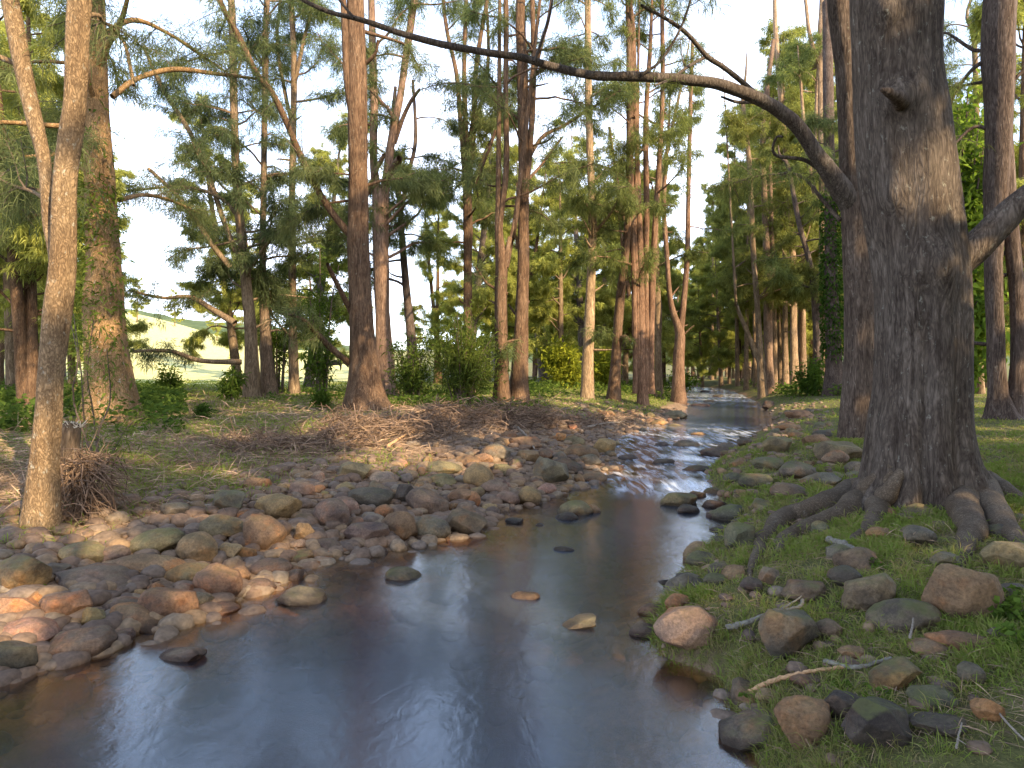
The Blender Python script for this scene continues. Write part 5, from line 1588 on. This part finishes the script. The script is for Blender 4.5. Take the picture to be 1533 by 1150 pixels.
# ------------------------------------------------------------------ stump and root heap by the slim trunk
b = hit(108, 752)
st = Tree('broken_stump', b, 31)
Ys = b[1]
P = [b + np.array([0, 0, -0.1]), at(106, 720, Ys), at(103, 680, Ys), at(105, 645, Ys), at(108, 632, Ys)]
rad = [v / F * Ys / 2 for v in (40, 33, 30, 28, 16)]
PR = resample(np.column_stack([P, rad]), 40)
Vt, Qt = tube(PR[:, :3], PR[:, 3], 20, 0.28, 5.0)
st.trunk.add(Vt, Q=Qt)
root = empty('broken_stump', b)
tag(root, 'short snapped stump with a splintered pale top beside the leaning trunk', 'stump')
link('trunk', st.trunk.mesh('trunk', [BARK], b), root, color=TAN)
tp = Geo()
for _ in range(60):
    a = rng.uniform(0, 6.28); rr_ = rng.uniform(0, 12) / F * Ys
    p = at(107, 640, Ys) + np.array([math.cos(a) * rr_, math.sin(a) * rr_, 0])
    Vt, Qt = tube(np.array([p, p + np.array([rng.normal() * .03, rng.normal() * .03, rng.uniform(0.01, 0.07)])]), [0.010, 0.002], 5)
    tp.add(Vt, Q=Qt)
link('splintered_top', tp.mesh('splintered_top', [WOOD], b), root)

b = hit(130, 775)
hp = Geo()
for _ in range(520):
    a = rng.normal(size=2)
    p0 = b + np.array([a[0] * 0.10, a[1] * 0.12, 0.55 * rng.random() ** 0.8])
    d = unit(np.array([rng.normal() * 0.7, rng.normal() * 0.6, rng.normal() * 0.7 - 0.35]))
    ln = rng.uniform(0.12, 0.42)
    PP = np.array([p0, p0 + d * ln * 0.5 + rng.normal(size=3) * 0.03, p0 + d * ln + np.array([0, 0, -0.06])])
    PP[:, 2] = np.maximum(PP[:, 2], b[2] - 0.02)
    Vt, Qt = tube(PP, np.array([1, 0.8, 0.3]) * rng.uniform(0.003, 0.008), 4)
    hp.add(Vt, Q=Qt, tone=np.full(len(Vt), rng.random()))
o = link('root_heap', hp.mesh('root_heap', [DEADTWIG], b), loc=b)
tag(o, 'tangled heap of dry roots and twigs piled against the broken stump', 'root heap')
# wiry stems standing in front of the stout trunk
b = hit(150, 715)
wy_ = Geo()
for (pts) in ([(120, 700), (128, 640), (122, 560), (110, 470)], [(132, 705), (140, 620), (131, 560), (140, 480)], [(150, 700), (147, 650), (165, 600), (160, 520)], [(118, 690), (110, 600), (117, 540), (103, 470)], [(160, 690), (190, 640), (215, 625)], [(140, 690), (180, 660), (205, 668)]):
    P = [b] + [at(x, y, b[1] + rng.normal() * 0.15) for x, y in pts[1:]]
    PR = resample(np.array(P), 14)
    Vt, Qt = tube(PR, np.linspace(0.014, 0.004, 14), 5)
    wy_.add(Vt, Q=Qt)
    n = 160
    i = rng.integers(3, 14, n)
    kites(PR[i] + rng.normal(size=(n, 3)) * 0.06, unit(rng.normal(size=(n, 3))), rng.uniform(0.06, 0.14, n), np.full(n, 0.012), 0.2, rng.uniform(0.2, 1, n), wy_, 1)
o = link('wiry_shrub', wy_.mesh('wiry_shrub', [TWIG, LEAF], b, False), loc=b)
tag(o, 'wiry sparse shrub growing between the leaning trunk and the stout one', 'shrub')

# ------------------------------------------------------------------ bushes
def bush(name, px, py, wpx, hpx, label, leafc, n, L, W, Y=None, stems=14, up=0.5, group=None):
    b = hit(px, py) if Y is None else np.array([(px - CX) / F * Y, Y, float(H((px - CX) / F * Y, Y))])
    Yb = b[1]
    rx, hz = wpx / F * Yb / 2, hpx / F * Yb
    sg, lf = Geo(), Geo()
    for _ in range(stems):
        a = rng.uniform(0, 6.28); rr_ = rx * rng.uniform(0.2, 0.95)
        top = b + np.array([math.cos(a) * rr_, math.sin(a) * rr_, hz * rng.uniform(0.35, 1.15) * (1.05 - 0.35 * (rr_ / rx) ** 2)])
        PP = resample(np.array([b + np.array([math.cos(a) * rr_ * 0.25, math.sin(a) * rr_ * 0.25, -0.05]), b * 0.45 + top * 0.55 + np.array([0, 0, 0.1 * hz]), top]), 8)
        Vt, Qt = tube(PP, np.linspace(0.016, 0.004, 8) * (0.5 + 0.5 * hz), 4)
        sg.add(Vt, Q=Qt)
        m = n // stems
        t = rng.uniform(0.15, 1, m) ** 0.7 * 7
        i = t.astype(int).clip(0, 6)
        C = PP[i] + (PP[i + 1] - PP[i]) * (t - i)[:, None] + rng.normal(size=(m, 3)) * np.array([0.22, 0.22, 0.16]) * rx * rng.uniform(0.5, 1.5)
        C[:, 2] = np.maximum(C[:, 2], b[2] + 0.03)
        D = unit(rng.normal(size=(m, 3)) * 0.6 + (C - b) * 0.5 / max(hz, 0.1) + np.array([0, 0, up - 0.4]))
        tone = np.clip(rng.normal(size=m) * 0.22 + 0.5 + 0.2 * vnoise(C * 2.5), 0, 1)
        kites(C, D, rng.uniform(0.6, 1.3, m) * L, rng.uniform(0.7, 1.3, m) * W, 0.3, tone, lf)
    root = empty(name, b)
    tag(root, label, 'bush', group)
    link('stems', sg.mesh('stems', [TWIG], b), root)
    link('foliage', lf.mesh('foliage', [LEAF], b, False), root, color=leafc)
    return root
bush('bamboo_bush', 692, 604, 108, 118, 'feathery bamboo-like green bush in front of the four-stemmed trunk', (0.95, 0.92, 0.9), 6500, 0.26, 0.028, stems=46, up=0.9)
bush('leafy_bush', 618, 598, 76, 92, 'rounded mid-green bush left of the bamboo-like one', (0.8, 0.85, 0.8), 2600, 0.2, 0.04, stems=24, up=0.6)
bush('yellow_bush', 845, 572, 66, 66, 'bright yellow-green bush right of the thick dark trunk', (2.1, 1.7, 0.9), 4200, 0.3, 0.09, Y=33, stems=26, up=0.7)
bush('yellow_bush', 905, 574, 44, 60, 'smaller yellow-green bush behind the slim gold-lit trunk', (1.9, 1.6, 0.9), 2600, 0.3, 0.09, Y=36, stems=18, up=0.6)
bush('leafy_bush', 250, 596, 46, 44, 'low dark bush against the sunny paddock right of the stout trunk', (0.9, 1.0, 0.8), 800, 0.2, 0.05, stems=12)
bush('leafy_bush', 300, 628, 24, 16, 'small lone green clump on the litter right of the stout trunk', (0.6, 0.75, 0.7), 420, 0.14, 0.03, stems=9)
bush('leafy_bush', 482, 612, 34, 26, 'grassy green clump at the foot of a sapling left of the tall red-brown trunk', (0.7, 0.85, 0.7), 700, 0.18, 0.03, stems=10, up=1.0)
bush('leafy_bush', 1425, 330, 78, 200, 'bright lime-green shrub top in the gap right of the massive trunk', (1.9, 1.9, 1.0), 3600, 0.26, 0.11, Y=17, stems=20) if False else None
bush('leafy_bush', 1436, 600, 110, 440, 'tall lime-green shrub in the gap right of the massive trunk', (1.35, 1.5, 1.0), 9000, 0.26, 0.10, Y=17, stems=42)
bush('leafy_bush', 1020, 577, 50, 30, 'bright green bush at the creek bend under the far trees', (1.3, 1.5, 1.0), 1200, 0.3, 0.1, Y=46, stems=12)
bush('leafy_bush', 1215, 600, 50, 50, 'green bush at the foot of the pale trunks on the right bank', (0.9, 1.1, 0.9), 1600, 0.24, 0.07, Y=29, stems=14)
# thin leafy saplings on the left
for px, py, w, h, lab in [(480, 600, 60, 240, 'leafy sapling left of the tall red-brown trunk'), (415, 590, 70, 230, 'bright-leaved sapling in front of the dark stand of trunks'), (345, 600, 40, 46, 'knee-high bushy sapling at the edge of the paddock')]:
    bush('sapling', px, py, w, h, lab, (0.75, 0.85, 0.7), int(400 + 6.5 * h), 0.2, 0.045, stems=9, up=0.2)

# broad-leaved weeds on the right bank
def weed(px, py, n, sz, label):
    b = hit(px, py)
    g = Geo()
    for _ in range(n):
        a = rng.uniform(0, 6.28); e = rng.uniform(0.3, 1.2); ln = rng.uniform(0.3, 1.0) * sz * 2.2
        tip = b + np.array([math.cos(a) * math.cos(e) * ln, math.sin(a) * math.cos(e) * ln, math.sin(e) * ln])
        Vt, Qt = tube(np.array([b, tip]), [0.002, 0.0015], 3)
        g.add(Vt, Q=Qt, m=0)
        D = unit(rng.normal(size=(3, 3)) * np.array([1, 1, 0.25]))
        kites(np.tile(tip, (3, 1)), D, np.full(3, sz), np.full(3, sz * 0.7), 0.2, rng.uniform(0.4, 1, 3), g, 1)
    o = link('weed', g.mesh('weed', [TWIG, LEAF], b, False), loc=b, color=(0.85, 1.0, 0.9))
    return tag(o, label, 'weed', 'leafy weeds on the right bank')
for px, py, n, sz, lab in [(1512, 935, 60, 0.05, 'lush clover-like weed at the right edge below the dark flat stone'), (1528, 975, 40, 0.05, 'leafy weed at the right edge below the lush clover-like one'), (1132, 1052, 14, 0.035, 'little round-leaved weed at the lower end of the orange-brown stick'),
                           (1312, 852, 26, 0.035, 'small bright weed in the middle of the right-bank grass'), (1264, 1034, 12, 0.03, 'tiny yellow-green weed below the orange-brown stick'), (1312, 1050, 10, 0.03, 'tiny weed right of the yellow-green one above the dark boulder'),
                           (1526, 905, 20, 0.045, 'leafy weed touching the dark flat stone at the right edge'), (52, 888, 14, 0.03, 'little bright weed beside the big mossy boulder at the left edge')]:
    weed(px, py, n, sz, lab)

# ------------------------------------------------------------------ fallen sticks
STICK_O = plain_noise_mat('peeled_stick', (0.36, 0.20, 0.10), (0.52, 0.32, 0.17), 60, 0.7)
STICK_L = plain_noise_mat('lichen_stick', (0.12, 0.10, 0.08), (0.26, 0.24, 0.19), 50)
STICK_P = plain_noise_mat('bleached_stick', (0.19, 0.155, 0.12), (0.30, 0.25, 0.20), 60)
def stick(pts, wpx, mat, label, lift=0.03, twigs=()):
    P = []
    for i, (x, y) in enumerate(pts):
        h = hit(x, y, lift)
        P.append(h)
    P = np.array(P)
    r = wpx / F * P[:, 1].mean() / 2
    PR = resample(P, 10 * len(P))
    PR += rng.normal(size=PR.shape) * r * 0.15
    Vt, Qt = tube(PR, np.linspace(1.0, 0.6, len(PR)) * r, 8, 0.25)
    g = Geo()
    Vt, Qt, Tt_ = capped(Vt, Qt, 8)
    g.add(Vt, Q=Qt, T=Tt_)
    for tw in twigs:
        Q_ = np.array([hit(x, y, lift * 1.5) for x, y in tw])
        V2, Q2 = tube(resample(Q_, 10), np.linspace(r * 0.55, r * 0.25, 10), 6, 0.2)
        g.add(V2, Q=Q2)
    o = link('fallen_stick', g.mesh('fallen_stick', [mat], P[0]), loc=P[0])
    tag(o, label, 'stick', 'fallen sticks')
stick([(1108, 1045), (1150, 1025), (1205, 1010), (1270, 1000)], 9, STICK_O, 'long peeled orange-brown stick lying on the right bank', 0.05)
stick([(1234, 990), (1275, 1002), (1312, 992), (1334, 988)], 8, STICK_L, 'knotty lichen-spotted stick end behind the orange-brown one', 0.05)
stick([(1088, 944), (1120, 932), (1160, 920), (1195, 912), (1202, 900)], 8, STICK_L, 'pale lichen-covered branch above the large smooth grey boulder', 0.05, [[(1160, 920), (1190, 902), (1200, 895)]])
stick([(1362, 955), (1366, 940), (1367, 928)], 4, STICK_P, 'short bleached twig standing by the prominent round boulder', 0.08)
stick([(1432, 1120), (1436, 1100), (1440, 1084)], 4, STICK_P, 'forked bleached twig near the bottom of the right bank', 0.06, [[(1434, 1110), (1446, 1118)]])
stick([(1490, 1062), (1515, 1090), (1545, 1120)], 4, STICK_P, 'thin grey twig below the orange-brown shard', 0.04)
stick([(1180, 1060), (1215, 1052), (1245, 1048)], 4, STICK_P, 'slender pale twig above the round brown boulder', 0.03)
stick([(1240, 808), (1275, 822), (1300, 838)], 12, STICK_L, 'weathered grey log end near the root tips', 0.04)
stick([(580, 668), (600, 655), (620, 645), (633, 628)], 4, STICK_O, 'yellowish bent stick on the litter below the tall trunk', 0.08)
stick([(478, 644), (520, 640), (560, 637), (590, 634)], 4, STICK_O, 'straight tan stick lying along the debris below the tall trunk', 0.08)
stick([(505, 660), (520, 652), (530, 642)], 3.5, STICK_P, 'bleached short stick below the straight tan one', 0.06)
stick([(274, 752), (295, 755), (320, 758)], 5, STICK_P, 'pale stick on the litter right of the root heap', 0.03)
stick([(775, 640), (790, 655), (800, 672)], 4, STICK_P, 'pale split stick poking from the stones below the debris', 0.08)
stick([(880, 640), (905, 634), (930, 632)], 3.5, STICK_P, 'grey stick on the bank right of the debris mound', 0.06)
stick([(172, 700), (210, 702), (260, 690), (330, 694)], 5, DEADTWIG, 'long dark stick on the litter right of the broken stump', 0.04)

# ------------------------------------------------------------------ two dark cattle grazing in the paddock
HIDE = plain_noise_mat('dark_hide', (0.012, 0.010, 0.009), (0.03, 0.025, 0.022), 8, 0.7)
def cow(px, Y, rz, s, label):
    me = bpy.data.meshes.new('cow')
    pts = [((0, 0, .95), .34), ((.5, 0, .98), .36), ((-.55, 0, 1.0), .33), ((.85, 0, 1.05), .22), ((1.15, 0, .85), .15), ((1.38, 0, .55), .13), ((1.5, 0, .35), .09)]
    ed = [(0, 1), (0, 2), (1, 3), (3, 4), (4, 5), (5, 6)]
    for x, ys, root_ in ((.55, .17, 1), (-.6, .17, 2)):
        for sg in (1, -1):
            b0 = len(pts)
            pts += [((x, ys * sg, .6), .13), ((x + (.03 if x > 0 else -.07), ys * sg, .34), .075), ((x, ys * sg, .02), .06)]
            ed += [(root_, b0), (b0, b0 + 1), (b0 + 1, b0 + 2)]
    b0 = len(pts)
    pts += [((-.9, 0, 1.05), .05), ((-.97, 0, .6), .03)]
    ed += [(2, b0), (b0, b0 + 1)]
    for sg in (1, -1):
        b0 = len(pts)
        pts.append(((1.2, .22 * sg, .88), .05)); ed.append((4, b0))
    me.from_pydata([p for p, r in pts], ed, [])
    o = bpy.data.objects.new('cow', me)
    col.objects.link(o)
    md = o.modifiers.new('skin', 'SKIN')
    for v, (p, r) in zip(me.skin_vertices[0].data, pts):
        v.radius = (r, r)
    me.skin_vertices[0].data[0].use_root = True
    sd = o.modifiers.new('sub', 'SUBSURF'); sd.levels = 1; sd.render_levels = 1
    me.materials.append(HIDE)
    x = (px - CX) / F * Y
    o.location = (x, Y, float(H(x, Y)))
    o.rotation_euler = (0, 0, rz); o.scale = (s, s, s)
    tag(o, label, 'cow')
cow(503, 75, 0.4, 0.9, 'black cow grazing in the paddock just left of the tall trunk foot')
cow(488, 84, 2.6, 0.9, 'black cow farther left behind the one by the tall trunk')
